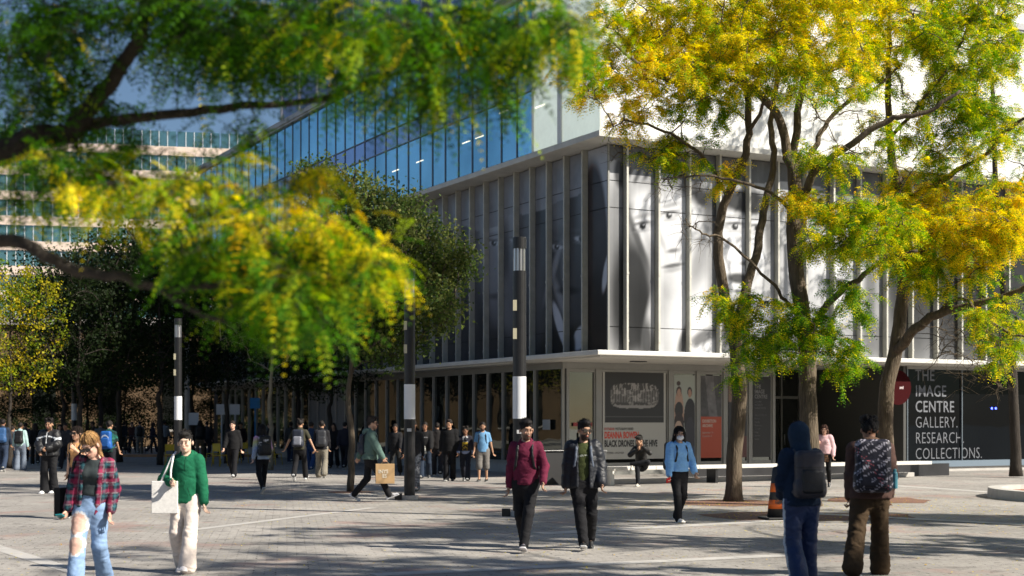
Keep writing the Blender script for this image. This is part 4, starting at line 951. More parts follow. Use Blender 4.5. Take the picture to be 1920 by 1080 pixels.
p = person(843, 902, 176, 1.84, dict(footR=(.08,.12,.085,-4,4), footL=(-.08,-.12,.12,20,0), handR=(.25,-.02,.84), handL=(-.23,.1,.86), head=(-10,4,0)), dict(skin=TAN, hair='top', w=1.12, tops=[top('jacket', .036, .97, -.08, (.009,.009,.010), bag=.03, sleeve_r=.02)], legs=dict(col=(.010,.010,.012), b=.02, flare=.02), shoe=(.05,.05,.05)), 'tall man in loose black jacket standing left of the boy in the yellow print', 1.5)
def yprint(L, V):
    n = fbm(L[:,0]*26, L[:,2]*26, 7); C = np.tile((.02,.02,.03), (len(L), 1)); f = (L[:,1] > .03) & (np.abs(L[:,0]) < .09); C[f & (L[:,2] > .33) & (n > .5)] = (.5,.5,.5); C[f & (L[:,2] < .33) & (L[:,2] > .08) & (n > .47)] = (.55,.36,.03); C[(L[:,2] < .06)] = (.28,.33,.5); return C
p = person(873, 902, 174, 1.62, mirror(WALK), dict(skin=BROWN, hair='fluffy', tops=[top('shirt', .024, .97, -.04, yprint, bag=.012, sleeve_r=.012)], legs=dict(col=(.018,.02,.03), b=.018, flare=.02), shoe=(.06,.06,.06), sole=(.6,.6,.6)), 'boy in dark top with yellow front print beside the blue polo man', 1.5)
p = person(905, 903, 178, 1.76, dict(footR=(.10,.10,.085,-4,10), footL=(-.11,-.06,.085,4,10), handR=(.25,.10,.88), handL=(-.30,-.05,.84), head=(4,2,0)), dict(skin=TAN, hair='short', beard=.9, w=1.08, tops=[top('polo_shirt', .022, .42, -.05, (.14,.30,.50), bag=.02)], legs=dict(col=(.15,.14,.13), b=.03, flare=.02, len=.56), shoe=(.02,.02,.02), sole=(.3,.3,.3)), 'bearded man in light blue polo shirt and grey shorts by the glass', 1.4)
backpack(p, (.012,.014,.02), 'dark backpack straps over the light blue polo', .9)
# burgundy sweater
p = person(986, 1034, 172, 1.80, dict(lean=1, hip=(0,0,.925), footR=(.05,-.22,.13,26,2), footL=(.00,.24,.085,-14,-2), handR=(.225, .0, .86), handL=(-.25, .18, .93), elL=(-.5,-1,.0), elR=(.5,-.8,0), head=(26,8,2)),
  dict(skin=(.42,.25,.17), hair='top', hairc=(.010,.008,.008), beard=.72, hvol=.010, w=1.08, tops=[top('sweater', .020, .98, -.03, lambda L, V: np.array((.135,.016,.042))*np.where((np.abs(L[:,2]+.005) < .004) & (np.abs(L[:,0]) < .15), .4, 1.)[:, None]*(.85 + .3*fbm(L[:,0]*9, L[:,2]*9, 3))[:, None], sleeve_r=.008, amp=.012)], legs=dict(col=(.013,.013,.015), b=.010, flare=.002, amp=.009), shoe=(.03,.03,.035), sole=(.62,.60,.62), lace=(.5,.48,.6)), 'man in burgundy sweater and slim black jeans striding towards the camera')
backpack(p, (.012,.012,.013), 'black backpack straps over the burgundy sweater', .95, infl=.024)
# black jacket, olive shirt
def tee(L, V):
    C = np.array((.045,.055,.018))*(.85 + .5*fbm(L[:,0]*7, L[:,2]*6, 3))[:, None]; m = (np.abs(L[:,2]-.355 + .1*L[:,0]) < .010) & (L[:,0] > -.05) & (L[:,0] < .055) & (np.sin(L[:,0]*260)+np.sin(L[:,2]*500) > -.5); C[m] = (.5,.52,.45); return C
p = person(1094, 1030, 178, 1.79, dict(lean=0, hip=(0,0,.925), footR=(.0,.24,.085,-12,2), footL=(-.10,-.22,.14,28,-2), handR=(.235,.02,.84), handL=(-.24,.10,.90), head=(24,6,0), curlR=.8),
  dict(skin=(.40,.235,.155), hair='top', hairc=(.010,.008,.008), beard=.92, glasses='wire', w=1.06, tops=[top('shirt', .012, .2, -.06, tee, neck_r=.08), top('jacket', .040, .97, -.09, (.010,.012,.018), open_=.075, bag=.02, sleeve_r=.024, amp=.012, mat_=SHELL)], legs=dict(col=(.012,.012,.014), b=.016, flare=.0, amp=.012), shoe=(.015,.015,.015), sole=(.55,.55,.55)), 'bearded man in open black jacket over an olive t-shirt walking beside the burgundy sweater')
backpack(p, (.05,.06,.08), 'grey backpack straps on the open black jacket', .95, infl=.034, strapc=(.10,.12,.16))
# seated man on the bench
p = person(1203, 911, 158, 1.78, dict(lean=14, hip=(0,-.02,.56), footL=(.13,.42,.60,30,0), kneeL=(-1.2,.25,.25), footR=(-.04,.46,.085,0,0), kneeR=(0,.3,1), handR=(.03,.32,.98), elR=(1,.1,-.8), handL=(-.12,.30,1.06), elL=(-1,.2,-.8), hdL=(0,0,1), hdR=(0,0,1), head=(-24,14,0), curlR=1.2, curlL=1.1),
  dict(skin=TAN, hair='top', hairc=(.012,.010,.009), tops=[top('leather_jacket', .022, .97, .0, (.014,.013,.012), sleeve_r=.010, mat_=SHELL, amp=.008)], legs=dict(col=(.014,.015,.018), b=.008, flare=.0), shoe=(.45,.43,.38), sole=(.6,.58,.5)), 'man in black leather jacket seated on the bench with an ankle on his knee', 1.25)
# woman in pale blue sweater
p = person(1272, 980, -158, 1.69, dict(lean=2, hip=(0,0,.92), footR=(.05,.10,.085,-6,2), footL=(-.05,-.16,.12,24,0), handR=(.24,.10,.86), handL=(-.265,.12,.92), elL=(-.5,-1,.1), hdL=(0,1,.4), curlR=1.1, head=(-14,2,0)),
  dict(skin=(.55,.35,.25), hair='long', hairc=(.012,.010,.010), hairw=1.15, mask=1, bust=1, w=1.06, tops=[top('sweater', .028, .97, .02, (.24,.50,.86), sleeve_r=.022, bag=.014, amp=.009)], legs=dict(col=(.014,.014,.016), b=.010, flare=.012), shoe=(.70,.68,.62), sole=(.72,.70,.64)), 'woman in fluffy pale blue sweater and white face mask crossing the plaza', 1.1)
backpack(p, (.012,.012,.013), 'black backpack behind the pale blue sweater', 1.05, infl=.028)
i = p[1]; wr = i['J']['R'][6]
item('red_phone', lambda m: m.box(-.04,.04,-.008,.008,-.07,.07,(.75,.03,.03),R=rotm(10,50,30),T=wr + np.array((.0,.02,-.015))), p, 'red phone in the right hand of the woman in pale blue', 'phone')
# hooded navy figure
def navyj(L, V): return np.array((.010,.022,.048))*(.7 + .7*fbm(L[:,0]*8, L[:,2]*8, 5))[:, None]
def track(V, J):
    C = np.tile((.012,.028,.090), (len(V), 1)); 
    for sd, sg in (('R', 1), ('L', -1)):
        kn, hj = J[sd][4], J[sd][3]; m = (sg*(V[:,0]-kn[0]) > .060) & (np.abs(V[:,1] - np.interp(V[:,2], [.1, kn[2], hj[2]], [J[sd][5][1], kn[1], hj[1]])) < .028); s2 = (np.sin((V[:,1])*230) > -.2); C[m] = (.55,.58,.62)
    return C
p = person(1503, 1104, 10, 1.76, dict(lean=4, hip=(0,0,.925), footR=(.12,.14,.085,-8,4), footL=(-.10,-.20,.12,20,4), handR=(.10,.26,.98), handL=(-.12,.26,.98), elR=(.35,-.9,0), elL=(-.35,-.9,0), head=(10,12,0)),
  dict(skin=TAN, hair='short', hood='up', hoodc=(.012,.028,.055), w=1.0, tops=[top('hoodie', .030, .97, -.05, navyj, sleeve_r=.024, bag=.03, amp=.012)], legs=dict(col=track, b=.026, flare=.03, amp=.012, mat=SHELL), shoe=(.02,.02,.03)), 'person seen from behind in navy hoodie with hood up and navy track trousers')
def darkpack(L): 
    C = np.tile((.030,.028,.036), (len(L), 1)); C[(L[:,2] > .27) & (L[:,2] < .31) & (np.abs(L[:,0]) < .06)] = (.10,.13,.19); C[(np.abs(L[:,2]-.345) < .006)] = (.01,.01,.01); return C
backpack(p, (.030,.028,.036), 'plain charcoal backpack on the hooded navy figure', 1.0, depth=.085, infl=.045, pat=darkpack, col2=(.012,.012,.014), strapc=(.04,.04,.05))
# brown hoodie
p = person(1632, 1079, -8, 1.82, dict(lean=3, hip=(0,0,.925), footR=(.12,.14,.085,-6,0), footL=(-.22,-.26,.10,16,30), handR=(.20,.10,.90), handL=(-.21,.06,.82), curlL=1.0, head=(14,4,0)),
  dict(skin=BROWN, hair='fluffy', hairc=(.008,.007,.007), w=1.12, tops=[top('hoodie', .036, .97, -.07, (.075,.042,.034), sleeve_r=.024, bag=.03, amp=.010)], hood='down', hoodc=(.16,.095,.062), hoodr=.040, legs=dict(col=(.060,.038,.020), b=.028, flare=.035, amp=.013), shoe=(.02,.02,.04), sole=(.6,.6,.62), shoe2=(.6,.6,.65)), 'person seen from behind in brown hoodie and brown cargo trousers')
def scrawl(L):
    a = L[:,0]*.8 + L[:,2]*.6; b = -L[:,0]*.6 + L[:,2]*.8; n = np.sin(a*95 + 2*np.sin(b*60))*np.sin(b*150 + 3*np.sin(a*40)) ; ln = np.sin(b*75)
    C = np.tile((.012,.012,.022), (len(L), 1)).astype(float); C[(n > .25) & (ln > .1)] = (.42,.40,.46); C[(n > .7) & (np.sin(a*11) > .93)] = (.4,.08,.1); return C
bp_ = backpack(p, (.012,.012,.02), 'black backpack covered in white scribble print on the brown hoodie', 1.22, depth=.10, infl=.045, pat=scrawl, w=.155)
for ch in children(bp_):
    if ch.name.startswith('front_pocket'):
        me = ch.data; Vv = np.array([v.co for v in me.vertices])/p[1]['s']; L = (Vv - p[1]['hip']) @ p[1]['Rt']; c4 = np.ones((len(Vv), 4), np.float32); c4[:, :3] = scrawl(L); me.color_attributes['Col'].data.foreach_set('color', c4.ravel())
i = p[1]; c_ = i['up'](.235, -.235, .13)
item('water_bottle', lambda m: (m.tube([c_ + np.array((0,0,-.09)), c_ + np.array((0,0,.08)), c_ + np.array((0,0,.10))], [.032,.032,.018], 10, (.06,.22,.28)), m.tube([c_ + np.array((0,0,.10)), c_ + np.array((0,0,.125))], .019, 10, (.1,.35,.4))), p, 'teal drinks bottle in the side pocket of the scribble print backpack', 'bottle')
# pink sweater person behind the middle trunk
p = person(1546, 914, 160, 1.68, dict(handR=(.16,.22,1.25), elR=(.9,-.4,-.5), hdR=(0,0,1), curlR=1.1, handL=(-.235,.05,.90)), dict(skin=LIGHTSK, hair='long', hairc=(.05,.02,.012), bust=1, tops=[top('sweater', .034, .97, .02, (.60,.40,.42), sleeve_r=.026, bag=.02), top('plaid_skirt', .03, .0, -.20, lambda L, V: np.array((.05,.03,.02)) + np.array((.22,.12,.06))*stripes(L[:,0]*1. , .07, .3)*.6 + np.array((.2,.1,.05))*stripes(L[:,2], .07, .3)*.5, bag=.0)], legs=dict(col=(.012,.012,.013), b=.008, flare=.0)), 'woman in pink knit sweater half hidden behind the middle tree trunk', 1.3)
# ------------------------------------------------------------------ trees
def leaf_mat(name, trans=.45, gloss=.05):
    m = bpy.data.materials.new(name); m.use_nodes = True; t = m.node_tree; t.nodes.clear()
    o = t.nodes.new('ShaderNodeOutputMaterial'); a = t.nodes.new('ShaderNodeVertexColor'); a.layer_name = 'Col'
    d = t.nodes.new('ShaderNodeBsdfDiffuse'); tr = t.nodes.new('ShaderNodeBsdfTranslucent'); g = t.nodes.new('ShaderNodeBsdfGlossy'); g.inputs['Roughness'].default_value = .55
    m1 = t.nodes.new('ShaderNodeMixShader'); m2 = t.nodes.new('ShaderNodeMixShader'); m1.inputs[0].default_value = trans; m2.inputs[0].default_value = gloss
    hs = t.nodes.new('ShaderNodeHueSaturation'); hs.inputs['Saturation'].default_value = 1.1; hs.inputs['Value'].default_value = 1.25
    t.links.new(a.outputs[0], d.inputs[0]); t.links.new(a.outputs[0], hs.inputs['Color']); t.links.new(hs.outputs[0], tr.inputs[0])
    t.links.new(d.outputs[0], m1.inputs[1]); t.links.new(tr.outputs[0], m1.inputs[2]); t.links.new(m1.outputs[0], m2.inputs[1]); t.links.new(g.outputs[0], m2.inputs[2]); t.links.new(m2.outputs[0], o.inputs[0])
    return m
LEAF = leaf_mat('leaf', .5, .008); 
BARK = mat('bark', (.12,.095,.068), .9, var=.45, vscale=9, bump=1.0, bscale=26, spec=.15)
BARKD = mat('bark_dark', (.05,.042,.035), .9, var=.35, vscale=9, bump=.8, bscale=30, spec=.15)
# ridged bark: stretch the noise along the trunk
for b_ in (BARK, BARKD):
    t = b_.node_tree; tcn = [n for n in t.nodes if n.type == 'TEX_COORD'][0]; mp = t.nodes.new('ShaderNodeMapping'); mp.inputs['Scale'].default_value = (1.6, 1.6, .28)
    for l in list(t.links):
        if l.from_node == tcn: t.links.new(mp.outputs[0], l.to_socket)
    t.links.new(tcn.outputs['Object'], mp.inputs[0])
    for n in t.nodes:
        if n.type == 'BUMP': n.inputs['Distance'].default_value = .04
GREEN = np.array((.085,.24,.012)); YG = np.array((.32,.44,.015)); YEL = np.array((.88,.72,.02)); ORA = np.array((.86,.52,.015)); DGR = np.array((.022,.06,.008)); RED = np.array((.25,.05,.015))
def pick(rg, n, w):
    pal = [DGR, GREEN, YG, YEL, ORA]; w = np.array(w, float); w /= w.sum(); k = rg.choice(5, n, p=w); C = np.array(pal)[k]; return C*(.75 + .5*rg.random((n, 1)))
def unit(v): return v/(np.linalg.norm(v, axis=-1, keepdims=True) + 1e-9)
def fronds(rg, O, D, Ln, C, pairs, ll, lw, droop=.5):
    """pinnate leaves: O origins, D directions, Ln lengths; returns quads"""
    n = len(O); D = unit(D); side = unit(np.cross(D, np.array((0,0,1.)) + .5*rg.normal(size=(n,3)))); nr = np.cross(side, D)
    V = []; CC = []
    for i in range(pairs):
        t = (i + .6)/pairs; p = O + D*(Ln*t)[:, None]; p = p - np.array((0,0,1.))*(Ln*droop*t*t)[:, None]
        sc = math.sin(math.pi*min(.95, t*.8 + .16))
        for sg in (1, -1):
            u = unit(side*sg + D*.5 + .15*rg.normal(size=(n,3)) - np.array((0,0,.28))); v = unit(np.cross(u, nr + .15*rg.normal(size=(n,3))))
            L = ll*(.6 + .8*rg.random(n))*sc; W = lw*(.65 + .7*rg.random(n))
            a = p; b = p + u*(L*.5)[:, None] + v*(W*.5)[:, None]; c = p + u*L[:, None]; d = p + u*(L*.5)[:, None] - v*(W*.5)[:, None]
            V.append(np.stack([a, b, c, d], 1)); CC.append(np.repeat((C*(.80 + .40*rg.random((n,1))))[:, None], 4, 1))
    V = np.concatenate(V).reshape(-1, 3); CC = np.concatenate(CC).reshape(-1, 3)
    return V, CC
def limb_smooth(pts, rg, k=4, jit=.02):
    pts = np.array(pts, float); n = len(pts); out = []
    for i in range(n - 1):
        p0, p1, p2, p3 = pts[max(i-1, 0)], pts[i], pts[i+1], pts[min(i+2, n-1)]
        for j in range(k):
            t = j/k; out.append(.5*((2*p1) + (-p0+p2)*t + (2*p0-5*p1+4*p2-p3)*t*t + (-p0+3*p1-3*p2+p3)*t**3) + rg.normal(0, jit, 3)*(0 if i == 0 and j == 0 else 1))
    out.append(pts[-1]); return np.array(out)
def locust(name_label, limbs, blobs, seed, d0, group, per=84, frl=.21, pairs=5, ll=.062, lw=.018, twr=.009, bare=(), litter=None, clr=.34, bark=None, fat=1.):
    """limbs: [(points (px,py,depth), r0, r1)], blobs: (px,py,rx,ry,depth,rd,count,weights)"""
    rg = np.random.default_rng(seed); root = empty('locust_tree', limbs[0][0][0], 0, name_label, 'tree', group)
    base = np.array(root.location); nodes = []; tb = MB(); bb = MB()
    for li, (pts, r0, r1) in enumerate(limbs):
        pp = limb_smooth([np.array(p) for p in pts], rg, 4, .006*fat if li == 0 else .018*fat); rr = np.linspace(r0, r1, len(pp))
        if li == 0 and r0 > .1: rr[:2] *= (1.30, 1.1)
        (tb if li == 0 else bb).tube(pp - base, rr, 10 if r0 > .08 else 7)
        nodes += [(p, r) for p, r in zip(pp[len(pp)//3 if li == 0 else 1:], rr[len(pp)//3 if li == 0 else 1:])]
    NP_ = np.array([n[0] for n in nodes]); 
    cl = []
    for (px, py, rx, ry, d, rd, cnt, wts) in blobs:
        for _ in range(cnt):
            v = rg.normal(size=3); v /= np.linalg.norm(v); v *= rg.random()**.4
            dd = d + v[1]*rd; c = np.array(PP(px + v[0]*rx, py + v[2]*ry, dd)); cl.append((c, wts))
    for (px, py, rx, ry, d, rd, cnt) in bare:
        for _ in range(cnt):
            v = rg.uniform(-1, 1, 3); cl.append((np.array(PP(px + v[0]*rx, py + v[2]*ry, d + v[1]*rd)), None))
    cl.sort(key=lambda q: np.linalg.norm(NP_ - q[0], axis=1).min())
    O = []; D = []; C = []; SPR = []
    for c, wts in cl:
        dist = np.linalg.norm(NP_ - c, axis=1) + .55*np.maximum(NP_[:, 2] - c[2], 0); i = dist.argmin(); s = NP_[i]; L = np.linalg.norm(c - s)
        k = max(4, int(L/(.16*fat)) + 3); tt = np.linspace(0, 1, k)[:, None]; pl = s + (c - s)*tt + np.array((0,0,1.))*(np.sin(tt*math.pi)*L*.10)
        pl[1:-1] += np.cumsum(rg.normal(0, .035*fat, (k-2, 3)), 0)*np.sin(tt[1:-1]*math.pi)
        r0 = min(.035*fat, twr*(1 + L*1.1)); bb.tube(pl, np.linspace(r0, twr*.45, k), 4, cap=False)
        bb.v[-1] = bb.v[-1] - base
        NP_ = np.concatenate([NP_, pl[1::2]])
        # side twigs
        ntw = 4 if wts is not None else 5
        for _ in range(ntw):
            a = pl[rg.integers(k//2, k)]; dv = unit(rg.normal(size=3)*(1,1,.6) + (c-s)/(L+.01)*.7); l2 = rg.uniform(.18, .42)*fat
            q = np.stack([a, a + dv*l2*.5 + rg.normal(0,.02*fat,3), a + dv*l2 + rg.normal(0,.04*fat,3) - np.array((0,0,.05*fat))]); bb.tube(q - base, [twr*.55, twr*.42, twr*.25], 3, cap=False)
            if wts is not None:
                m = max(1, int(per/ntw)); t = rg.random(m)[:, None]; o = q[0] + (q[2]-q[0])*t
                O.append(o); D.append(unit(rg.normal(size=(m,3))*(.7,.7,.35) + dv*1.1 - np.array((0,0,.45)))); ww = np.array(wts, float)*np.exp(rg.normal(0,.5,5)); C.append(pick(rg, m, ww))
    tr_o = tb.build('trunk', bark or BARK, root); tr_o.data.polygons.foreach_set('use_smooth', [True]*len(tr_o.data.polygons))
    bb.build('branches', bark or BARK, root)
    O = np.concatenate(O); D = np.concatenate(D); C = np.concatenate(C); Ln = frl*(.7 + .6*rg.random(len(O)))
    V, CC = fronds(rg, O, D, Ln, C, pairs, ll, lw)
    Q = np.arange(len(V)).reshape(-1, 4); o = quads_mesh('crown', V - base, Q, LEAF, CC, root)
    return root
def W(px, py, d): return np.array(PP(px, py, d))
LG = 'honey locusts growing from the plaza in front of the gallery'
y_, g_, o_, m_, dk = (0,1.0,3.2,6,.7), (1.2,5,3.5,1.0,.0), (.2,.8,2.2,4.5,2.2), (.6,2.4,4.4,2.4,.25), (5,4,1.2,.3,0)
# left tree of the three: forked trunk
T1 = locust('yellow leaved tree whose trunk forks into two above the canopy, beside the seated man', [
 ([W(1375,941,31.6), W(1377,860,31.6), W(1386,760,31.6), W(1383,690,31.6), W(1378,625,31.6)], .185, .15),
 ([W(1378,632,31.6), W(1360,560,31.5), W(1348,480,31.3), W(1347,425,31.2), W(1365,370,31), W(1392,305,30.8), W(1405,250,30.6), W(1400,170,30.4), W(1380,90,30), W(1370,20,30)], .13, .05),
 ([W(1380,632,31.6), W(1396,560,31.9), W(1412,500,32.2), W(1428,430,32.6), W(1438,370,32.8), W(1452,300,33), W(1446,230,33.4), W(1460,140,33.8), W(1480,50,34)], .12, .05),
 ([W(1365,370,31), W(1330,310,30.6), W(1290,270,30), W(1230,240,29.5), W(1170,225,29)], .05, .02),
 ([W(1405,250,30.6), W(1430,200,29.5), W(1450,170,29)], .05, .02),
], [(1180,90,110,90,30,2.2,44,y_), (1110,130,70,70,29.5,1.5,26,o_), (1290,60,120,90,30.5,2.5,54,y_), (1330,170,90,55,30,2,20,m_), (1180,200,70,40,29.5,1.5,12,o_), (1260,285,55,35,29.8,1.2,16,m_), (1390,60,110,90,32,2.5,40,y_), (1350,-60,330,90,31,3.5,90,y_), (1310,220,70,50,30.5,1.5,14,g_), (1355,330,30,25,30.6,.8,4,o_), (1376,700,18,8,31.2,.4,3,g_)],
 101, 31.6, LG, bare=[(1260,320,70,30,30,1,14), (1150,290,30,25,29.4,.6,4)])
# middle tree
T2 = locust('tall yellow and green tree rising behind the hooded person, middle one of the three', [
 ([W(1522,958,30), W(1520,860,30), W(1515,760,30), W(1514,660,30), W(1504,580,30), W(1492,500,30), W(1488,430,30), W(1491,370,30), W(1488,310,30)], .20, .135),
 ([W(1488,315,30), W(1474,286,30), W(1464,225,29.8), W(1428,180,29.6), W(1396,157,29.4), W(1351,143,29.2), W(1293,145,29), W(1257,152,28.8), W(1194,116,28.5), W(1150,80,28.2)], .11, .025),
 ([W(1488,315,30), W(1492,260,30.3), W(1500,190,30.6), W(1510,110,30.8), W(1505,30,31), W(1500,-60,31)], .10, .04),
 ([W(1492,392,30), W(1520,340,29.6), W(1540,310,29.4), W(1600,268,29), W(1660,228,28.8), W(1710,215,28.6), W(1758,200,28.5), W(1800,170,28.4)], .095, .03),
 ([W(1495,330,30), W(1530,270,30.6), W(1552,228,31), W(1597,184,31.4), W(1642,165,31.6), W(1690,120,32)], .07, .025),
 ([W(1512,640,30), W(1546,578,29.7), W(1575,548,29.5), W(1610,521,29.3), W(1640,500,29.1), W(1661,485,29), W(1720,470,28.6)], .085, .03),
 ([W(1500,590,30), W(1478,572,29.8), W(1450,535,29.5), W(1405,490,29.2), W(1350,445,29), W(1318,438,28.8), W(1292,425,28.7)], .045, .014),
 ([W(1489,400,30), W(1455,368,29.7), W(1405,346,29.4), W(1350,332,29.2), W(1300,330,29), W(1240,335,28.8)], .045, .013),
], [(1420,70,130,80,29.5,2.2,56,y_), (1560,60,130,90,30,2.5,64,y_), (1540,-70,260,90,30,3.5,80,y_), (1330,130,110,45,28.8,1.4,26,y_), (1230,120,80,50,28.5,1.2,16,o_), (1600,150,80,45,30.5,1.6,18,m_), (1480,150,70,50,29,1.6,16,m_),
   (1560,430,75,80,29.3,1.6,36,m_), (1640,430,80,75,28.8,1.6,38,m_), (1490,380,30,35,29.2,.8,8,o_), (1500,620,75,55,29.3,1.4,32,g_), (1380,575,90,22,28.9,1,17,m_), (1590,670,35,50,29,1,12,g_), (1440,640,70,40,29.5,1.2,16,g_), (1590,560,60,40,29.4,1.2,12,g_), (1540,300,70,40,29.4,1.2,12,m_)],
 102, 30, LG, bare=[(1300,440,40,25,28.8,.8,10), (1270,340,45,25,29,.8,10), (1600,250,90,50,29,1.2,14)])
T3 = locust('orange tinged tree with a long low limb reaching right, nearest the round red sign', [
 ([W(1656,935,33), W(1660,860,33), W(1660,780,33), W(1664,720,33), W(1680,655,33), W(1692,560,33), W(1694,480,33), W(1690,400,33), W(1680,330,33)], .20, .12),
 ([W(1680,335,33), W(1668,260,33.2), W(1664,160,33.4), W(1668,60,33.6), W(1675,-60,33.8)], .10, .04),
 ([W(1678,665,33), W(1715,618,32.4), W(1755,590,32), W(1800,575,31.6), W(1862,562,31.2), W(1930,535,30.8), W(2010,500,30.4)], .125, .05),
 ([W(1688,380,33), W(1747,350,32.4), W(1790,322,32), W(1845,292,31.6), W(1884,248,31.3), W(1930,215,31)], .075, .03),
 ([W(1692,520,33), W(1730,470,32.2), W(1790,440,31.6), W(1860,420,31), W(1930,400,30.6)], .06, .02),
 ([W(1755,590,32), W(1800,560,31.5), W(1850,600,31), W(1900,625,30.6), W(1960,640,30.4)], .05, .02),
 ([W(1668,260,33.2), W(1720,200,32.6), W(1780,120,32.2), W(1820,40,32)], .05, .02),
], [(1740,400,100,60,31.8,1.6,50,o_), (1840,430,95,75,31,1.8,62,o_), (1700,460,80,60,32,1.4,26,m_), (1760,510,100,40,31.4,1.4,24,m_), (1880,400,60,60,30.8,1.4,24,o_), (1730,90,100,110,32.8,2.4,46,m_), (1830,130,100,120,32,2.2,56,m_), (1700,260,90,60,31.5,1.6,22,m_), (1640,60,80,90,33,2,34,y_), (1780,30,120,80,32.5,2.2,40,m_), (1880,60,60,90,32,1.6,26,m_), (1800,210,80,60,32,1.6,22,g_), (1720,-60,200,80,33,3,50,y_), (1860,250,70,60,31.6,1.5,18,m_), (1860,600,70,40,30.9,1.4,16,m_), (1870,660,60,40,30.8,1.2,12,m_), (1780,300,60,40,32,1.4,12,m_), (1690,350,50,30,32.4,1,8,o_)],
 103, 33, LG, bare=[(1810,650,90,60,31,1.3,44), (1800,220,110,90,32.2,1.5,34), (1850,710,60,30,30.8,.8,16)])
# further tree, trunk just past the right edge of the photo
T4 = locust('darker sparse tree at the right edge of the photo, close to the gallery wall', [
 ([W(1905,893,45), W(1902,780,45), W(1895,650,45), W(1880,520,45), W(1870,400,45), W(1865,300,45), W(1860,150,45)], .17, .06),
 ([W(1880,520,45), W(1830,440,44.5), W(1780,380,44), W(1730,330,43.6)], .07, .03),
 ([W(1870,400,45), W(1920,330,45.5), W(1980,260,46)], .07, .03),
 ([W(1885,600,45), W(1830,540,44.4), W(1790,520,44)], .05, .02),
], [(1820,500,90,100,44.4,2,34,dk), (1900,560,80,100,45,2,30,dk), (1790,330,90,70,44,2,26,(3,4,2,1,.2)), (1890,280,90,90,45,2,30,(3,4,2,1,.2)), (1850,150,110,90,45,2.4,30,m_), (1760,0,170,90,44,3,60,m_), (1840,-130,170,80,44,3,40,m_)],
 104, 45, LG, per=30, ll=.06, lw=.024, bark=BARKD, bare=[(1800,600,110,60,44.2,1.5,34)])
# foreground branches: a tree whose trunk stands just outside the left edge
tf_g = (3.5,5.5,2.4,.5,.0); tf_y = (1.0,2.4,3.2,3.6,.3); tf_d = (7,4,.6,.1,0)
FX = lambda *a: [W(*q) for q in a]
T0 = locust('out of focus overhanging tree filling the upper left corner, nearest the camera', [
 (FX((-520,1560,6.4), (-500,1100,6.4), (-480,700,6.4), (-420,480,6.4)), .16, .10),
 (FX((-480,700,6.4), (-500,200,6.2), (-300,-500,6.0), (200,-1200,5.7), (900,-1500,5.5), (1500,-1600,5.4)), .09, .03),
 (FX((-420,480,6.4), (-240,380,6.5), (0,285,6.5), (70,256,6.5), (130,250,6.5), (160,212,6.5), (200,165,6.5), (235,110,6.4), (262,55,6.3), (295,-70,6.2)), .070, .022),
 (FX((130,250,6.5), (200,226,6.6), (300,218,6.7), (420,202,6.8), (480,196,6.8), (600,184,6.8), (665,165,6.7), (770,125,6.6), (900,85,6.5)), .030, .008),
 (FX((-420,480,6.4), (-200,440,6.2), (0,448,6.1), (60,466,6.0), (145,508,6.0), (220,520,5.9), (300,542,5.9), (430,528,5.8), (480,532,5.8)), .040, .009),
 (FX((295,-70,6.2), (420,-60,6.0), (560,-50,5.9), (720,-40,5.8), (900,-30,5.8), (1050,-10,5.8)), .022, .008),
 (FX((300,542,5.9), (380,590,5.7), (450,610,5.6)), .014, .005),
 (FX((-420,480,6.4), (-380,200,6.6), (-300,-100,6.9), (-150,-350,7.2), (100,-600,7.4)), .08, .03),
 (FX((-300,-100,6.9), (0,-280,6.6), (300,-380,6.4), (600,-420,6.4)), .05, .02),
], [(60,80,110,100,6.6,.7,40,tf_d), (90,340,120,70,6.4,.6,26,tf_g), (70,190,100,60,6.8,.6,20,tf_d), (330,10,150,60,6.2,.6,34,tf_d), (480,95,110,80,6.4,.6,34,tf_d), (600,50,130,70,6.2,.6,34,tf_g), (780,60,150,70,6.0,.6,50,tf_g), (950,50,120,65,5.9,.5,34,tf_g), (1070,40,70,70,5.8,.4,14,tf_g),
   (420,60,260,90,6.5,.7,60,tf_d), (120,40,200,90,6.8,.7,34,tf_d), (150,230,160,60,6.9,.5,22,tf_d), (800,150,90,45,6.0,.4,16,tf_g), (930,150,60,50,5.9,.3,11,tf_g), (640,160,70,40,6.4,.4,10,tf_d), (200,370,150,60,6.2,.6,16,tf_y), (360,350,120,60,5.9,.6,17,tf_y), (330,440,90,40,5.9,.5,9,tf_d), (470,400,120,50,5.8,.5,20,tf_y), (480,460,90,35,5.9,.4,10,tf_d), (620,430,80,36,5.7,.4,13,tf_y), (690,500,45,40,5.6,.3,6,tf_y), (560,520,100,50,5.6,.5,22,tf_g), (500,565,90,35,5.6,.4,14,tf_g), (640,510,70,45,5.6,.4,9,tf_g), (580,575,50,30,5.5,.3,5,tf_g), (400,480,110,40,5.8,.5,18,tf_g), (180,300,140,50,6.5,.5,20,tf_g), (560,330,70,40,6.0,.4,7,tf_y), (440,240,60,30,6.6,.4,5,tf_d),
   (250,-250,500,130,6.4,1.2,60,tf_g), (800,-180,300,90,6.2,1.0,40,tf_g), (400,-480,500,120,6.4,1.4,50,tf_g), (1450,-1650,680,420,5.4,.8,130,tf_g)],  # clumps above the view, added to shade the leaves below
 100, 6.4, 'honey locusts overhanging the photographer', per=14, frl=.16, pairs=9, ll=.029, lw=.0105, twr=.0028, bark=BARKD, fat=.32)
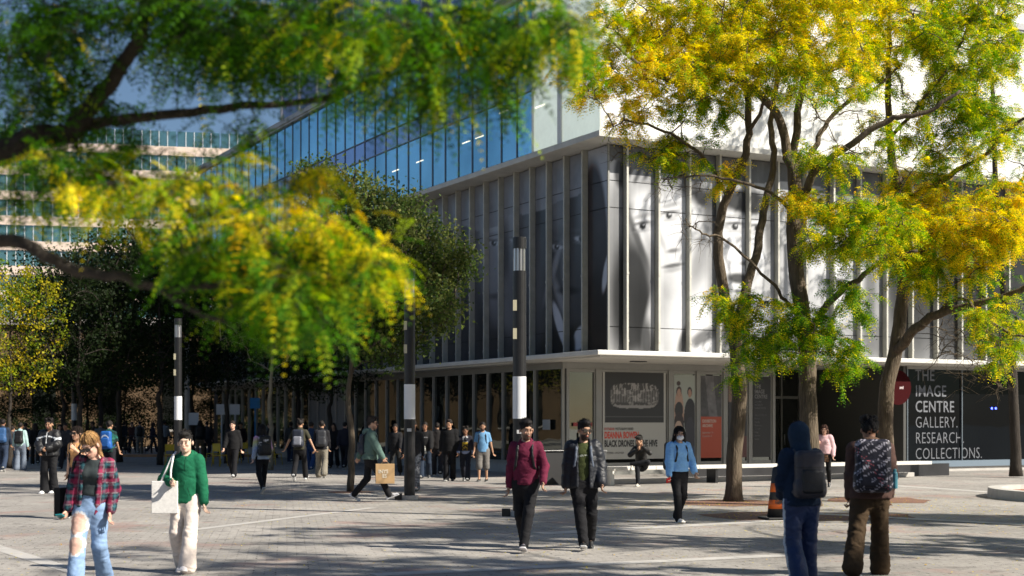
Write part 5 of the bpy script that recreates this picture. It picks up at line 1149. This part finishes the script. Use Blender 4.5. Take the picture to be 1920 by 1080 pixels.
# more of the same row outside the frame: they throw the dappled shade
def shade_copy(src, x, y, rz, sc, label):
    c = copy_tree(src); c.location = (x, y, 0); c.rotation_euler = (0, 0, R_(rz)); c.scale = (sc,)*3; c['label'] = label; return c
shade_copy(T2, 11.8, 11.4, 40, 1.0, 'locust standing to the right outside the photo, nearest the two backpackers')
shade_copy(T1, 15.5, 8.5, 150, 1.15, 'locust standing outside the photo beyond its lower right corner')
shade_copy(T3, 16.5, 22, 200, 1.0, 'locust standing outside the photo by the curved kerb')
shade_copy(T2, 12.5, 17.5, 250, 1.0, 'locust standing outside the photo between the kerb and the backpackers')
# ------------------------------------------------------------------ small leaved street trees
def street_tree(seed, crown, H0, n, wts_cols, leaf=.075, trunk_r=.09, spread=.33, density=26, barkm=None):
    """local tree: crown = [(x,y,z,rx,ry,rz,count)]"""
    rg = np.random.default_rng(seed); root = empty('street_tree', (0,0,0)); tb = MB(); bb = MB()
    top_ = max(c[2] for c in crown); pts = np.array([(0,0,0), (.03,.02,1.2), (-.04,.03,2.4), (.05,-.02,H0+.6), (.0,.05,top_*.75), (.05,0,top_)]); pp = limb_smooth(pts, rg, 4, .015)
    tb.tube(pp, np.linspace(trunk_r, .02, len(pp)), 9); NPn = pp[len(pp)//3:]; Cc = []
    for (x, y, z, rx, ry, rz, k) in crown:
        v = rg.normal(size=(k, 3)); v /= np.linalg.norm(v, axis=1)[:, None]; v *= (rg.random(k)**.38)[:, None]; Cc.append(np.array((x, y, z)) + v*np.array((rx, ry, rz)))
    Cc = np.concatenate(Cc); Cc = Cc[np.argsort(np.linalg.norm(Cc[:, :2], axis=1))]
    for c in Cc[::2]:
        dist = np.linalg.norm(NPn - c, axis=1) + .8*np.maximum(NPn[:,2] - c[2] + .3, 0); s = NPn[dist.argmin()]; t = np.linspace(0,1,5)[:, None]
        pl = s + (c-s)*t + np.sin(t*math.pi)*np.array((0,0,.12)) + rg.normal(0,.03,(5,3))*np.sin(t*math.pi); bb.tube(pl, np.linspace(.022, .006, 5), 4, cap=False); NPn = np.concatenate([NPn, pl[2:4]])
    N = len(Cc)*density; c = np.repeat(Cc, density, 0) + rg.normal(0, spread*.5, (N, 3)); u = unit(rg.normal(size=(N,3))); v = unit(np.cross(u, rg.normal(size=(N,3))))
    L = leaf*(.6 + .8*rg.random((N,1))); V = np.stack([c - u*L*.5, c + v*L*.32, c + u*L*.5, c - v*L*.32], 1).reshape(-1, 3)
    k = rg.choice(len(wts_cols), len(Cc)); base = np.array(wts_cols)[k]; C = np.repeat(base, density, 0)*(.6 + .8*rg.random((N,1))); C = np.repeat(C, 4, 0)
    tb.build('trunk', barkm or BARK, root); bb.build('branches', barkm or BARK, root); quads_mesh('crown', V, np.arange(len(V)).reshape(-1,4), LEAF, C, root)
    return root
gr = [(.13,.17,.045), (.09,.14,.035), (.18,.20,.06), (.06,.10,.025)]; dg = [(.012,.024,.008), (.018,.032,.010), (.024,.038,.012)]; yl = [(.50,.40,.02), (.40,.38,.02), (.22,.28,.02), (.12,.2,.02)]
SG = 'street trees lining the promenade beside the gallery'
def px2l(px, py, d, bx): return (px-bx)/F*d, HC + (HY-py)/F*d
def crown_px(bx, d, L): 
    out = []
    for (px, py, rx, ry, k) in L: x, z = px2l(px, py, d, bx); out.append((x, rng.uniform(-.6, .6), z, rx/F*d, min(rx/F*d, 2.2), ry/F*d, k))
    return out
A = street_tree(11, crown_px(657, 36, [(640,385,80,70,110), (735,430,85,80,150), (825,480,60,65,80), (690,520,115,75,190), (800,570,75,60,90), (640,600,90,65,120), (730,630,75,55,90), (600,470,60,70,70), (590,330,42,36,26), (868,500,24,34,14)]), 3.2, 0, gr, leaf=.095, trunk_r=.10, density=38)
A.location = P(657, 36); tag(A, 'grey green tree with slim trunk standing left of the man with the paper bag', 'tree', SG)
B = street_tree(12, crown_px(507, 52, [(505,560,90,70,90), (440,600,70,60,50), (560,610,70,55,50), (500,650,85,35,50), (460,480,60,50,40)]), 3.0, 0, gr + dg, leaf=.09, trunk_r=.11, density=26, barkm=mat('pale_bark', (.22,.19,.13), .8, var=.3, vscale=8, bump=.6))
B.location = P(507, 52); tag(B, 'tree with pale forked stem in front of the bright shop window', 'tree', SG)
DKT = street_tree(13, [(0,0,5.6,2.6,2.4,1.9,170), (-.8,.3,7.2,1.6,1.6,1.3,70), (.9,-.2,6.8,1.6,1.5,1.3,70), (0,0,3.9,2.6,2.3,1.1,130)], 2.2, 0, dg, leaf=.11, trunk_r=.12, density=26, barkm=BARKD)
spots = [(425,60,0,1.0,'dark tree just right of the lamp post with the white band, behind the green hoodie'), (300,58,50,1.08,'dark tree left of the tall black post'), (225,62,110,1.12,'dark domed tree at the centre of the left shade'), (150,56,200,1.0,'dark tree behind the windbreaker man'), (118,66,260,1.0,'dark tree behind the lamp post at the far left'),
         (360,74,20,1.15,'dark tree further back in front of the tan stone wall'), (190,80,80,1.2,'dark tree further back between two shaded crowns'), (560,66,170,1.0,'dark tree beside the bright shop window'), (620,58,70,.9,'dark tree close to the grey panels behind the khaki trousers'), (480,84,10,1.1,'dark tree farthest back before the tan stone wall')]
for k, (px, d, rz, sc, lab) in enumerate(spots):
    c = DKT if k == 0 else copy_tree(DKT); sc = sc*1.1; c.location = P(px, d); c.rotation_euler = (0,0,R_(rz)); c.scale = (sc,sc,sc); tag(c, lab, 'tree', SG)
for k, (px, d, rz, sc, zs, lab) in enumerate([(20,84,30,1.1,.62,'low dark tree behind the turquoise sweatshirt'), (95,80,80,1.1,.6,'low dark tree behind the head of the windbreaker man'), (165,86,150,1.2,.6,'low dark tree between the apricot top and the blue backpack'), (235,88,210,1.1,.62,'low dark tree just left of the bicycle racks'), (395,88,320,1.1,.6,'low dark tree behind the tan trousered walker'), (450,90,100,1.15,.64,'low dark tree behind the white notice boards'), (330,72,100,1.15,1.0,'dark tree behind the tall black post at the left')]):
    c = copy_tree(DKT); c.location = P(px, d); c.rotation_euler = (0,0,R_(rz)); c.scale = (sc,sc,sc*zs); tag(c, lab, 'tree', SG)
HG = street_tree(15, [(x, 0, 1.25, 1.5, .7, 1.25, 44) for x in np.arange(-9, 9.1, 1.5)], .3, 0, dg, leaf=.14, trunk_r=.05, density=26, barkm=BARKD)
HG.name = 'hedge'; HG.location = P(118, 93); tag(HG, 'long dark hedge under the trees at the far left of the promenade', 'hedge')
YT = street_tree(14, [(0,0,6.5,2.9,2.6,2.6,170), (-1.2,.3,8.8,1.8,1.8,1.5,60), (1.2,-.3,8.2,1.8,1.6,1.5,60), (0,0,4.6,2.7,2.5,1.1,70)], 2.6, 0, yl, leaf=.13, trunk_r=.14, density=22, barkm=BARKD)
for k, (px, d, rz, sc, lab) in enumerate([(18,54,0,.80,'yellow green tree at the left edge below the banded building'), (-60,92,120,1.1,'yellow tree cut off by the left edge below the banded building'), (150,104,40,1.0,'yellow green tree deep behind the dark domed trees'), (-250,64,90,1.0,'yellow tree outside the photo on the left, nearer'), (-480,75,200,1.1,'yellow tree outside the photo on the left, further'), (-800,85,250,1.2,'yellow tree outside the photo on the far left')]):
    c = YT if k == 0 else copy_tree(YT); c.location = P(px, d); c.rotation_euler = (0,0,R_(rz)); c.scale = (sc,sc,sc); tag(c, lab, 'tree', 'yellowing trees along the far side of the plaza')
# ------------------------------------------------------------------ lamp posts
BLKM = mat('black_metal', (.018,.018,.019), .35, metal=.2, spec=.5, var=.2, vscale=5)
WHT = mat('white_band', (.72,.73,.74), .5, var=.05)
STEEL = mat('brushed_steel', (.55,.55,.56), .3, metal=.9)
def lamp(px, d, label, big=True):
    r = empty('lamp_post', P(px, d), 0, label, 'lamp post', 'black lamp posts along the plaza')
    R0 = .125
    m = MB(); m.lathe([(R0, .0), (R0, 1.83)], n=24, smooth=False); m.lathe([(R0, 2.62), (R0, 4.60)], n=24)
    for z in (3.1, 3.55, 4.0): m.lathe([(R0 + .004, z), (R0 + .004, z + .02)], n=24)
    m.build('pole', BLKM, r)
    m = MB(); m.lathe([(R0 + .002, 1.83), (R0 + .002, 2.62)], n=24); m.build('white_band', WHT, r)
    m = MB(); m.lathe([(.05, 4.60), (.05, 5.02)], n=12); m.build('lamp_core', mat('core', (.6,.6,.58), .3), r)
    m = MB()
    for k in range(10):
        a = k*math.pi/5; m.box(-.008,.008,-.02,.02,4.60,5.02, R=rotm(math.degrees(a)), T=(.105*math.cos(a), .105*math.sin(a), 0))
    m.build('lantern_louvre', STEEL, r)
    m = MB(); m.lathe([(R0 + .004, 5.02), (R0 + .004, 5.22), (R0 - .01, 5.235)], n=24); m.build('lamp_cap', BLKM, r)
    m = MB(); m.box(-.122,-.05,-.122,-.085,3.32,3.52); m.build('fixture', mat('fixture_white', (.5,.46,.32), .5), r)
    m = MB(); m.box(-.122,-.05,-.122,-.085,3.85,4.05); m.build('fixture', MATS['fixture_white'], r)
    if big:
        m = MB(); m.lathe([(.20, 0), (.20, .10)], n=24); m.build('base_collar', CONC, r, bevel=.01)
        m = MB(); m.box(-.33,-.17,-.12,.04,0,.145); m.build('junction_box', BLKM, r, bevel=.01)
    return r
l1 = lamp(974, 26.7, 'black lamp post with louvred lantern standing behind the burgundy sweater')
l2 = lamp(768, 32.3, 'black lamp post with white band right of the man with the paper bag')
lamp(334, 47.8, 'black lamp post with white band above the green hoodie', False); lamp(139, 68, 'farthest black lamp post, right of the windbreaker man', False)
for l in (l1, l2):
    m = MB(); m.box(-.05,.05,-.129,-.1265,1.55,1.62); m.build('sticker', mat('sticker', (.6,.6,.6), .5), l)
# utility pole
r = empty('utility_pole', P(351, 70), 0, 'pale far pole with small signs and stickers beside the black lamp post', 'pole')
m = MB(); m.lathe([(.14,0),(.12,6)], n=12); m.build('pole', mat('pale_pole', (.45,.42,.36), .8, var=.2), r)
m = MB(); m.box(.1,.6,-.16,-.14,1.6,2.2); m.build('sign', WHT, r); m = MB(); m.box(-.13,.13,-.16,-.142,.75,1.1); m.build('sticker', mat('green_sticker', (.35,.6,.12), .6), r); m = MB(); m.box(-.13,.13,-.16,-.142,.2,.6); m.build('sticker', mat('pink_sticker', (.6,.15,.4), .6), r)
# ------------------------------------------------------------------ bench
r = empty('stone_bench', L2W(-2.48, -3.8), ANG, 'long pale stone bench with dark recess running under the posters', 'bench')
BEN = mat('bench_stone', (.62,.60,.55), .55, var=.1, vscale=2, bump=.15)
bx0 = L2W(.0, -4.3)
for k in range(8):
    m = MB(); m.box(.0 + k*1.5, 1.49 + k*1.5, -.28, .28, .42, .52); m.build('seat', BEN, r, bevel=.01)
m = MB(); m.box(.0, .12, -.26, .26, 0, .417); m.build('leg', BEN, r, bevel=.008)
for k in (3, 6, 9): 
    m = MB(); m.box(k*1.0+.6, k*1.0+.68, -.22, .22, .0, .417); m.build('leg', BLKM, r)
m = MB(); m.box(-.05, 12.0, .5, .85, 0, .14); m.build('step', CONC, r, bevel=.01)
# low dark wall panels behind the bench
r = empty('low_wall', L2W(.8, -2.9), ANG, 'low black panelled wall with faint grey mural behind the bench', 'wall')
m = MB(); m.box(.0, 10.6, -.05, .05, 0, .40, (.02,.02,.022)); m.build('wall', mat('black_panel', (.02,.02,.022), .4, var=.5, vscale=.7), r)
# dark planter box left of the bench
pb = P(1032, 40.2)
r = empty('planter_box', pb, ANG, 'black box planter behind the two striding men', 'planter'); m = MB(); m.box(-.55,.5,-.35,.35,0,.92); m.build('box', mat('black_box', (.015,.015,.016), .5), r, bevel=.02)
m = MB(); m.box(-.58,.53,-.38,.38,.923,.97); m.build('rim', BLKM, r, bevel=.01)
# tapered grey bin
r = empty('litter_bin', P(1119, 39.2), 0, 'tapered grey litter bin beside the bench end', 'bin')
m = MB(); a, b = .14, .25; V = [(-a,-a,0),(a,-a,0),(a,a,0),(-a,a,0),(-b,-b,.95),(b,-b,.95),(b,b,.95),(-b,b,.95)]; m.add(V, [(3,2,1,0),(4,5,6,7),(0,1,5,4),(1,2,6,5),(2,3,7,6),(3,0,4,7)]); m.build('body', mat('bin_grey', (.22,.225,.23), .4, metal=.4), r, bevel=.01)
m = MB(); m.box(-.26,.26,-.26,.26,.953,.985); m.build('rim', ALU, r, bevel=.01)
# traffic cone drum
cd = P(1456, 25.8); r = empty('traffic_cone', cd, R_(12), 'orange and black striped traffic cone behind the hooded person', 'cone')
m = MB(); m.box(-.26,.26,-.26,.26,0,.05); m.build('base', BLKM, r, bevel=.015)
def rad(z): return .175 - .10*z/.9
orange = mat('cone_orange', (.85,.16,.02), .5, var=.06); bk = mat('cone_black', (.03,.03,.03), .55)
m = MB(); m.lathe([(rad(.05), .05), (rad(.94), .94), (.03, .96)], n=20, smooth=True); m.build('body', bk, r)
for z0, z1 in ((.20,.36), (.50,.66)):
    m = MB(); m.lathe([(rad(z0)+.003, z0), (rad(z1)+.003, z1)], n=20, smooth=True); m.build('reflective_stripe', orange, r)
# ------------------------------------------------------------------ tree pits, fallen leaves
def soil(px, py, wx, wy, label):
    c = G(px, py); n = 18; rg = np.random.default_rng(int(px)); m = MB()
    V = [(c.x, c.y, .009)] + [(c.x + wx*math.cos(a)*(1+.12*rg.normal()), c.y + wy*math.sin(a)*(1+.12*rg.normal()), .006) for a in np.linspace(0, 2*math.pi, n, endpoint=False)]
    m.add(V, [(0, i+1, (i+1) % n + 1) for i in range(n)]); tag(m.build('soil', mat('red_mulch', (.20,.105,.07), .9, var=.5, vscale=14, bump=1, bscale=30)), label, None, None, 'structure')
soil(1372, 943, 1.3, 1.2, 'reddish soil patch round the forked trunk'); soil(1500, 968, 1.9, 1.4, 'reddish soil patch round the cone'); soil(1656, 938, 1.2, 1.2, 'reddish soil patch by the right trunk'); soil(657, 923, .6, .5, 'pale soil patch round the slim trunk')
rg = np.random.default_rng(5); n = 6000
X = np.concatenate([rg.uniform(-8, 10, n//2), rg.normal(5.5, 2.6, n//2)]); Y = np.concatenate([rg.uniform(13, 38, n//2), rg.normal(29, 3.4, n//2)])
c = np.stack([X, Y, np.full(n, .014)], 1); a = rg.uniform(0, 6.28, n); u = np.stack([np.cos(a), np.sin(a), rg.normal(0,.15,n)], 1); v = np.stack([-np.sin(a), np.cos(a), rg.normal(0,.15,n)], 1); s_ = rg.uniform(.012,.028,(n,1))
V = np.stack([c-u*s_, c+v*s_*.4, c+u*s_, c-v*s_*.4], 1).reshape(-1,3); C = np.repeat(pick(rg, n, (0,0,1,5,3))*.8, 4, 0)
tag(quads_mesh('fallen_leaves', V, np.arange(4*n).reshape(-1,4), LEAF, C), 'small yellow leaves scattered on the pavers', None, None, 'stuff')
# curved kerb planter at the right edge
c0 = G(2010, 935); r = empty('kerbed_planter', (c0.x, c0.y, 0), 0, 'curved concrete kerb round a bed of rust coloured mulch', 'planter')
m = MB(); n = 40; R1, R2 = 1.75, 1.45; V = []; Fc = []
for i in range(n):
    a = 2*math.pi*i/n; ca, sa = math.cos(a)*1.0, math.sin(a)*1.5
    V += [(R1*ca, R1*sa, 0), (R1*ca*.99, R1*sa*.99, .22), (R2*ca, R2*sa, .22), (R2*ca, R2*sa, .1)]
for i in range(n):
    j = (i+1) % n
    for k in range(3): Fc.append((4*i+k, 4*j+k, 4*j+k+1, 4*i+k+1))
m.add(V, Fc); m.build('kerb', mat('kerb_concrete', (.50,.48,.44), .7, var=.15, vscale=3, bump=.3), r)
m = MB(); V = [(0,0,.15)] + [(R2*.995*math.cos(2*math.pi*i/n), R2*.995*1.5*math.sin(2*math.pi*i/n), .12) for i in range(n)]; m.add(V, [(0,i+1,(i+1)%n+1) for i in range(n)]); m.build('mulch', mat('rust_mulch', (.30,.10,.04), .95, var=.6, vscale=18, bump=1, bscale=40), r)
# ------------------------------------------------------------------ posters
PR = mat('poster_print', attr=True, rough=.35, spec=.4)
def poster(x0, x1, z0, z1, fn, label, nx=60, frame=False, y=YF - .055):
    o = empty('poster', L2W((x0+x1)/2, y, z0), ANG, label, 'poster', 'exhibition posters in the ground floor windows')
    nz = int(nx*(z1-z0)/(x1-x0)); U, Z = np.meshgrid(np.linspace(0,1,nx), np.linspace(0,1,nz)); C = fn(U.ravel(), Z.ravel()); V = np.stack([(U.ravel()-.5)*(x1-x0), np.zeros(U.size), Z.ravel()*(z1-z0)], 1)
    i = (np.arange(nx-1)[None] + nx*np.arange(nz-1)[:, None]).ravel(); quads_mesh('print', V, np.stack([i,i+1,i+1+nx,i+nx],1), PR, C, o)
    m = MB(); m.box(-(x1-x0)/2, (x1-x0)/2, .002, .012, 0, z1-z0); m.build('backing', FRAME, o)
    return o
def ptext(o, s, size, x, z, col, sx=1., bold=0.0, nm='lettering'):
    text(nm, s, size, (x, -.004, z), (R_(90),0,0), mat('ink_%02d%02d%02d' % tuple(int(c*99) for c in col), col, .5), o, sx=sx, bold=bold, extrude=.001)
def big(u, z):
    C = np.tile((.42,.41,.37), (len(u),1)).astype(float); pic = (z > .42) & (u > .03) & (u < .97); C[pic] = (.012,.012,.012)
    n = fbm(u*26, z*34, 3); n2 = fbm(u*60, z*18, 8); uu = (u-.5)/.38; zz = (z-.73)/.145; ins = (np.abs(uu)**4 + np.abs(zz)**4 + .4*(n-.5)) < 1
    v = .05 + .34*(n > .5)*n2 + .12*(np.sin(u*150)*.5+.5)*(np.abs(zz) < .55); v = np.where(zz < -.75, .28, v); v = np.where(zz > .45, .04 + .25*(n2 > .5), v); C[ins & pic] = v[ins & pic][:, None]*np.array((1,.95,.9))
    C[pic & (np.abs(z-.49) < .004)] = .08; return C
p1 = poster(1.50, 4.02, .52, 3.42, big, 'large white poster with a dark group photograph and red headline left of the seated man', 110)
hw = 1.26
ptext(p1, 'SCOTIABANK', .125, -hw+.06, .965, (.45,.05,.03), .52, .002); ptext(p1, 'PHOTOGRAPHY AWARD', .125, -hw+.50, .965, (.04,.035,.03), .50, .002); ptext(p1, 'DEANNA BOWEN', .30, -hw+.06, .70, (.60,.06,.03), .56, .012); ptext(p1, 'BLACK DRONES IN THE HIVE', .30, -hw+.06, .42, (.015,.015,.015), .54, .012); ptext(p1, 'SEPTEMBER - DECEMBER', .09, -hw+.06, .18, (.1,.1,.1), .8)
def two(u, z):
    C = np.tile((.34,.37,.33), (len(u),1)).astype(float)
    def e(cx, cz, rx, rz, col):
        m = ((u-cx)/rx)**2 + ((z-cz)/rz)**2 < 1; C[m] = col
    e(.24,.50,.24,.34,(.42,.27,.2)); e(.24,.58,.20,.10,(.02,.02,.02)); e(.24,.40,.24,.16,(.03,.02,.02)); e(.22,.27,.24,.18,(.45,.32,.24)); e(.24,.80,.13,.065,(.04,.02,.02)); e(.24,.78,.09,.055,(.42,.25,.18)); e(.22,.90,.09,.03,(.04,.02,.02))
    e(.78,.48,.30,.24,(.015,.015,.018)); e(.78,.24,.25,.26,(.03,.03,.04)); e(.76,.80,.12,.06,(.03,.02,.02)); e(.76,.78,.085,.05,(.38,.22,.16)); C[z < .14] = (.03,.05,.09)*np.ones(3); return C
p2 = poster(4.36, 5.22, .52, 3.36, two, 'tall poster of two standing people, one in black, next to the red panelled poster', 44)
def redp(u, z):
    n = fbm(u*6 + z*3, z*16, 5); C = (.03 + .12*n[:, None]*np.array((1,.95,1.))); C = np.where((z > .50)[:, None], C*np.where(np.abs(u - .5 + .4*(z-.75)) < .2, 1.6, .7)[:, None], np.array((.42,.06,.02))); return C
p3 = poster(5.48, 6.36, .52, 3.36, redp, 'poster with a murky photograph over a flat orange red block', 44)
for k, s in enumerate(('ADRIENNE', 'NEWTON')): pass
ptext(p3, 'EXHIBITION', .15, -.38, 1.22, (.6,.5,.42), .72, .003); ptext(p3, 'ARCHIVE', .15, -.38, 1.06, (.6,.5,.42), .72, .003); ptext(p3, 'September 14 -', .10, -.38, .84, (.55,.4,.35), .8); ptext(p3, 'December 3', .10, -.38, .72, (.55,.4,.35), .8)
def dkp(u, z):
    C = np.tile((.02,.02,.022), (len(u),1)).astype(float); C[(z > .68)] = (.20,.12,.09); C[(z < .26)] = (.10,.03,.025); return C
p4 = poster(6.66, 7.46, .52, 3.36, dkp, 'dark poster mostly hidden behind the forked tree trunk', 30)
p5 = poster(7.74, 8.52, .52, 3.36, lambda u, z: np.tile((.010,.010,.011), (len(u),1)).astype(float), 'narrow black poster listing the gallery hours right of the forked trunk', 10)
for k, s in enumerate(('THE', 'IMAGE', 'CENTRE')): ptext(p5, s, .19, -.33, 2.42 - k*.175, (.20,.20,.20), .8, .004)
for k, s in enumerate(('GALLERY.', 'RESEARCH.', 'COLLECTIONS.')): ptext(p5, s, .09, -.33, 1.92 - k*.11, (.16,.16,.16), .8)
for k, s in enumerate(('GALLERY HOURS', 'Monday', 'Tuesday', 'Wednesday', 'Thursday', 'Friday', 'Saturday', 'Sunday')): ptext(p5, s, .085, -.33, 1.45 - k*.12, (.14,.14,.14), .8)
# small notices, round sign
def flat_sign(name, x, z, w_, h, col, label, y=YF-.06, plane='x'):
    m = MB(); m.box(-w_/2, w_/2, -.008, .0, 0, h)
    o = m.build(name, mat(name + '_paint', col, .5), None); o.location = L2W(x, y, z) if plane == 'x' else L2W(-.07, x, z); o.rotation_euler = (0,0,ANG if plane == 'x' else ANG - R_(90)); tag(o, label, 'sign'); return o
o = flat_sign('notice', .70, 1.05, .28, .36, (.42,.40,.32), 'small cream notice on the glass door behind the bearded man'); o = flat_sign('red_notice', .72, 1.62, .72, .12, (.30,.03,.03), 'narrow red strip notice on the glass door')
o = flat_sign('grey_notice', 3.7, 1.50, .5, .34, (.30,.31,.31), 'small grey notice on the corner window left of the cream notice', plane='y')
m = MB(); m.lathe([(.60, 0), (.60, .04)], n=48); o = m.build('round_sign', mat('sign_red', (.035,.001,.002), .8, spec=.1), None); W_ = L2W(11.65, -.3, 2.95); o.location = W_; o.rotation_euler = (R_(90), 0, ANG); tag(o, 'round red sign half hidden by the right tree trunk', 'sign')
text('lettering', 'nwi', .16, (.06, -.05, .045), (0, 0, 0), mat('ink_pale', (.6,.5,.5), .5), o, sx=.8, bold=.004, extrude=.001)
m = MB(); m.tube([(-.0,.6,.0), (-.0,.8,.0)], .02, 6); m.build('bracket', BLKM, o)
# ------------------------------------------------------------------ far cafe chairs, bike racks, stone hall
YC = mat('yellow_metal', (.62,.42,.02), .4)
def chair(px, d, rz, label):
    r = empty('cafe_chair', P(px, d), R_(rz), label, 'chair', 'yellow metal cafe chairs')
    m = MB(); m.box(-.21,.21,-.2,.2,.43,.46); m.build('seat', YC, r, bevel=.01); m = MB(); m.box(-.20,.20,.18,.205,.60,.86); m.build('backrest', YC, r, bevel=.01)
    for sx in (1,-1):
        for sy in (1,-1):
            m = MB(); m.tube([(.18*sx, .17*sy, .43 if sy < 0 else .84), (.19*sx, .18*sy, .43), (.22*sx, .23*sy, 0)], .016, 6); m.build('leg', YC, r)
ci = [(320,57,20,'yellow chair left of the green hoodie by the black post'), (400,59,-30,'yellow chair left of the man all in black'), (412,56,150,'yellow chair nearest the man all in black, facing away'), (440,60,80,'yellow chair right behind the man all in black'), (456,61,10,'yellow chair before the shop window, left of the striped girl'), (590,55,190,'yellow chair glimpsed between the two backpackers'), (515,58,60,'yellow chair at the foot of the pale stemmed tree')]
for c in ci: chair(*c)
def rack(px, d, label):
    r = empty('bike_rack', P(px, d), 0, label, 'bike rack', 'hooped bike racks by the far pavement'); m = MB(); a = np.linspace(0, math.pi, 12); m.tube([(-.38,0,0)] + [(-.38*math.cos(t), 0, .6 + .38*math.sin(t)) for t in a] + [(.38,0,0)], .028, 7); m.build('hoop', BLKM, r); m = MB(); m.box(-.36,.36,-.012,.012,.34,.38); m.build('cross_bar', BLKM, r)
for k, px in enumerate((232, 248, 272, 285, 296)): rack(px, 78 + k*.5, ('first', 'second', 'third', 'fourth', 'fifth')[k] + ' dark hooped bike rack from the left on the sunlit strip')
STONE = mat('tan_stone', (.13,.082,.042), .8, var=.2, vscale=.5, bump=.3, bscale=8)
r = empty('stone_hall', (-27, 100, 0), R_(8), 'tan stone hall with tall windows behind the shaded trees', 'building')
m = MB(); m.box(-70, 30, 0, 14, 0, 8.5); m.build('wall', STONE, r); m = MB(); m.box(-70.3, 30.3, -.3, 14.3, 8.503, 9.0); m.build('roof', CONC, r)
for k in range(22):
    m = MB(); x = -68 + k*4.4; m.box(x, x+1.5, -.06, -.003, 1.2, 5.2); w_ = m.build('window', BLACKG, r); m = MB(); m.box(x-.12, x+1.62, -.16, -.063, 1.05, 1.2); m.build('sill', CONC, w_)
for k, (px, z) in enumerate(((415, 2.6), (440, 2.6), (478, 2.9))):
    m = MB(); m.box(-.24,.24,0,.03,0,.5); m.box(-.03,.03,.032,.06,-z,.3); o = m.build('notice_board', WHT if k < 2 else mat('blue_board', (.02,.25,.6), .5), None); o.location = P(px, 68, z - .5); tag(o, ('left white notice board under the dark trees', 'right white notice board under the dark trees', 'bright blue notice board before the shop window')[k], 'sign')
m = MB(); m.box(-34, -8, 71, 73, .0, .10); tag(m.build('pavement', mat('orange_lit_ground', (.50,.26,.13), .8, var=.2)), 'ground strip beyond the trees with orange light put into its colour', None, None, 'structure')  # orange of this strip stands in for warm light on the ground
# ------------------------------------------------------------------ far buildings
PINK = mat('pink_concrete', (.74,.60,.50), .7, var=.08, vscale=.3)
r = empty('banded_building', P(330, 200), R_(12), 'distant building with pale pink bands and strips of green glass behind the trees', 'building')
BG = glass_mat('far_glass', (.55,.85,.85), .55, (.05,.11,.11), .05, .05)
bw0, bw1 = -42, 12
m = MB(); m.box(bw0 + .3, bw1 - .3, .5, 20, 0, 39.5); m.build('wall', DARK, r)
for k in range(12):
    m = MB(); z = 1.2 + k*3.45; m.box(bw0, bw1, 0, 20, z, z + 1.25); m.build('floor_band', PINK, r)
    for j in range(9):
        x0 = bw0 + .2 + j*6; m = MB(); m.box(x0, x0 + 5.8, .25, .30, z + 1.26, z + 3.43); w_ = m.build('window', BG, r)
        m = MB(); 
        for q in range(1, 5): m.box(x0 + q*1.16 - .04, x0 + q*1.16 + .04, .18, .247, z + 1.27, z + 3.42)
        m.build('mullion', WHT, w_)
TG = glass_mat('tower_glass', (.62,.68,.88), .6, (.12,.14,.22), .12, .05)
r = empty('grey_tower', P(700, 150), R_(-20), 'blurred lilac grey glass tower rising beyond the blue glass storey', 'building')
m = MB(); m.box(-11, 17, 0, 20, 0, 90); m.build('wall', TG, r)
for k in range(14): 
    m = MB(); m.box(-11 + k*2.15, -10.8 + k*2.15, -.2, -.003, 0, 90); m.build('pilaster', mat('tower_rib', (.35,.36,.42), .5), r)
r = empty('blue_tower', P(1960, 130), 0, 'blue glass tower glimpsed at the top right corner', 'building')
m = MB(); m.box(-4, 22, 0, 18, 0, 38); m.build('wall', BLUE, r)
for k in range(11):
    m = MB(); m.box(-4.05, 22.05, -.08, -.003, 3*k + 5, 3*k + 5.4); m.build('floor_band', WHT, r)
r = empty('shade_block', L2W(13, 16), ANG, 'added tall block behind the gallery, placed to shade the trees on the left', 'building')  # extra mass added to keep the sun off the left trees
m = MB(); m.box(-9, 9, -9.5, 10, 0, 29); m.build('wall', TG, r)
for k in range(9):
    m = MB(); m.box(-9.2, -9.003, -9.2 + k*2.15, -9.0 + k*2.15, 0, 29); m.build('pilaster', MATS['tower_rib'], r)
# the far side of the plaza, behind the camera: what the glass looks at
for (x, y, w_, d_, h, rz, lab) in ((62, -34, 50, 16, 15, 60, 'grey block across the plaza behind the photographer, right'), (5, -70, 70, 16, 20, 0, 'grey block across the plaza behind the photographer, middle'), (-95, 60, 16, 60, 12, 20, 'tan block outside the photo on the left')):
    r = empty('city_block', (x, y, 0), R_(rz), lab, 'building'); m = MB(); m.box(-w_/2, w_/2, 0, d_, 0, h); m.build('wall', STONE if x < -50 else CONC, r)
    for k in range(int(h//3.4)):
        m = MB(); m.box(-w_/2 - .05, w_/2 + .05, -.05, d_+.05, 1.3 + k*3.4, 3.2 + k*3.4); m.build('window', BLACKG, r)
# hills/horizon closing strip
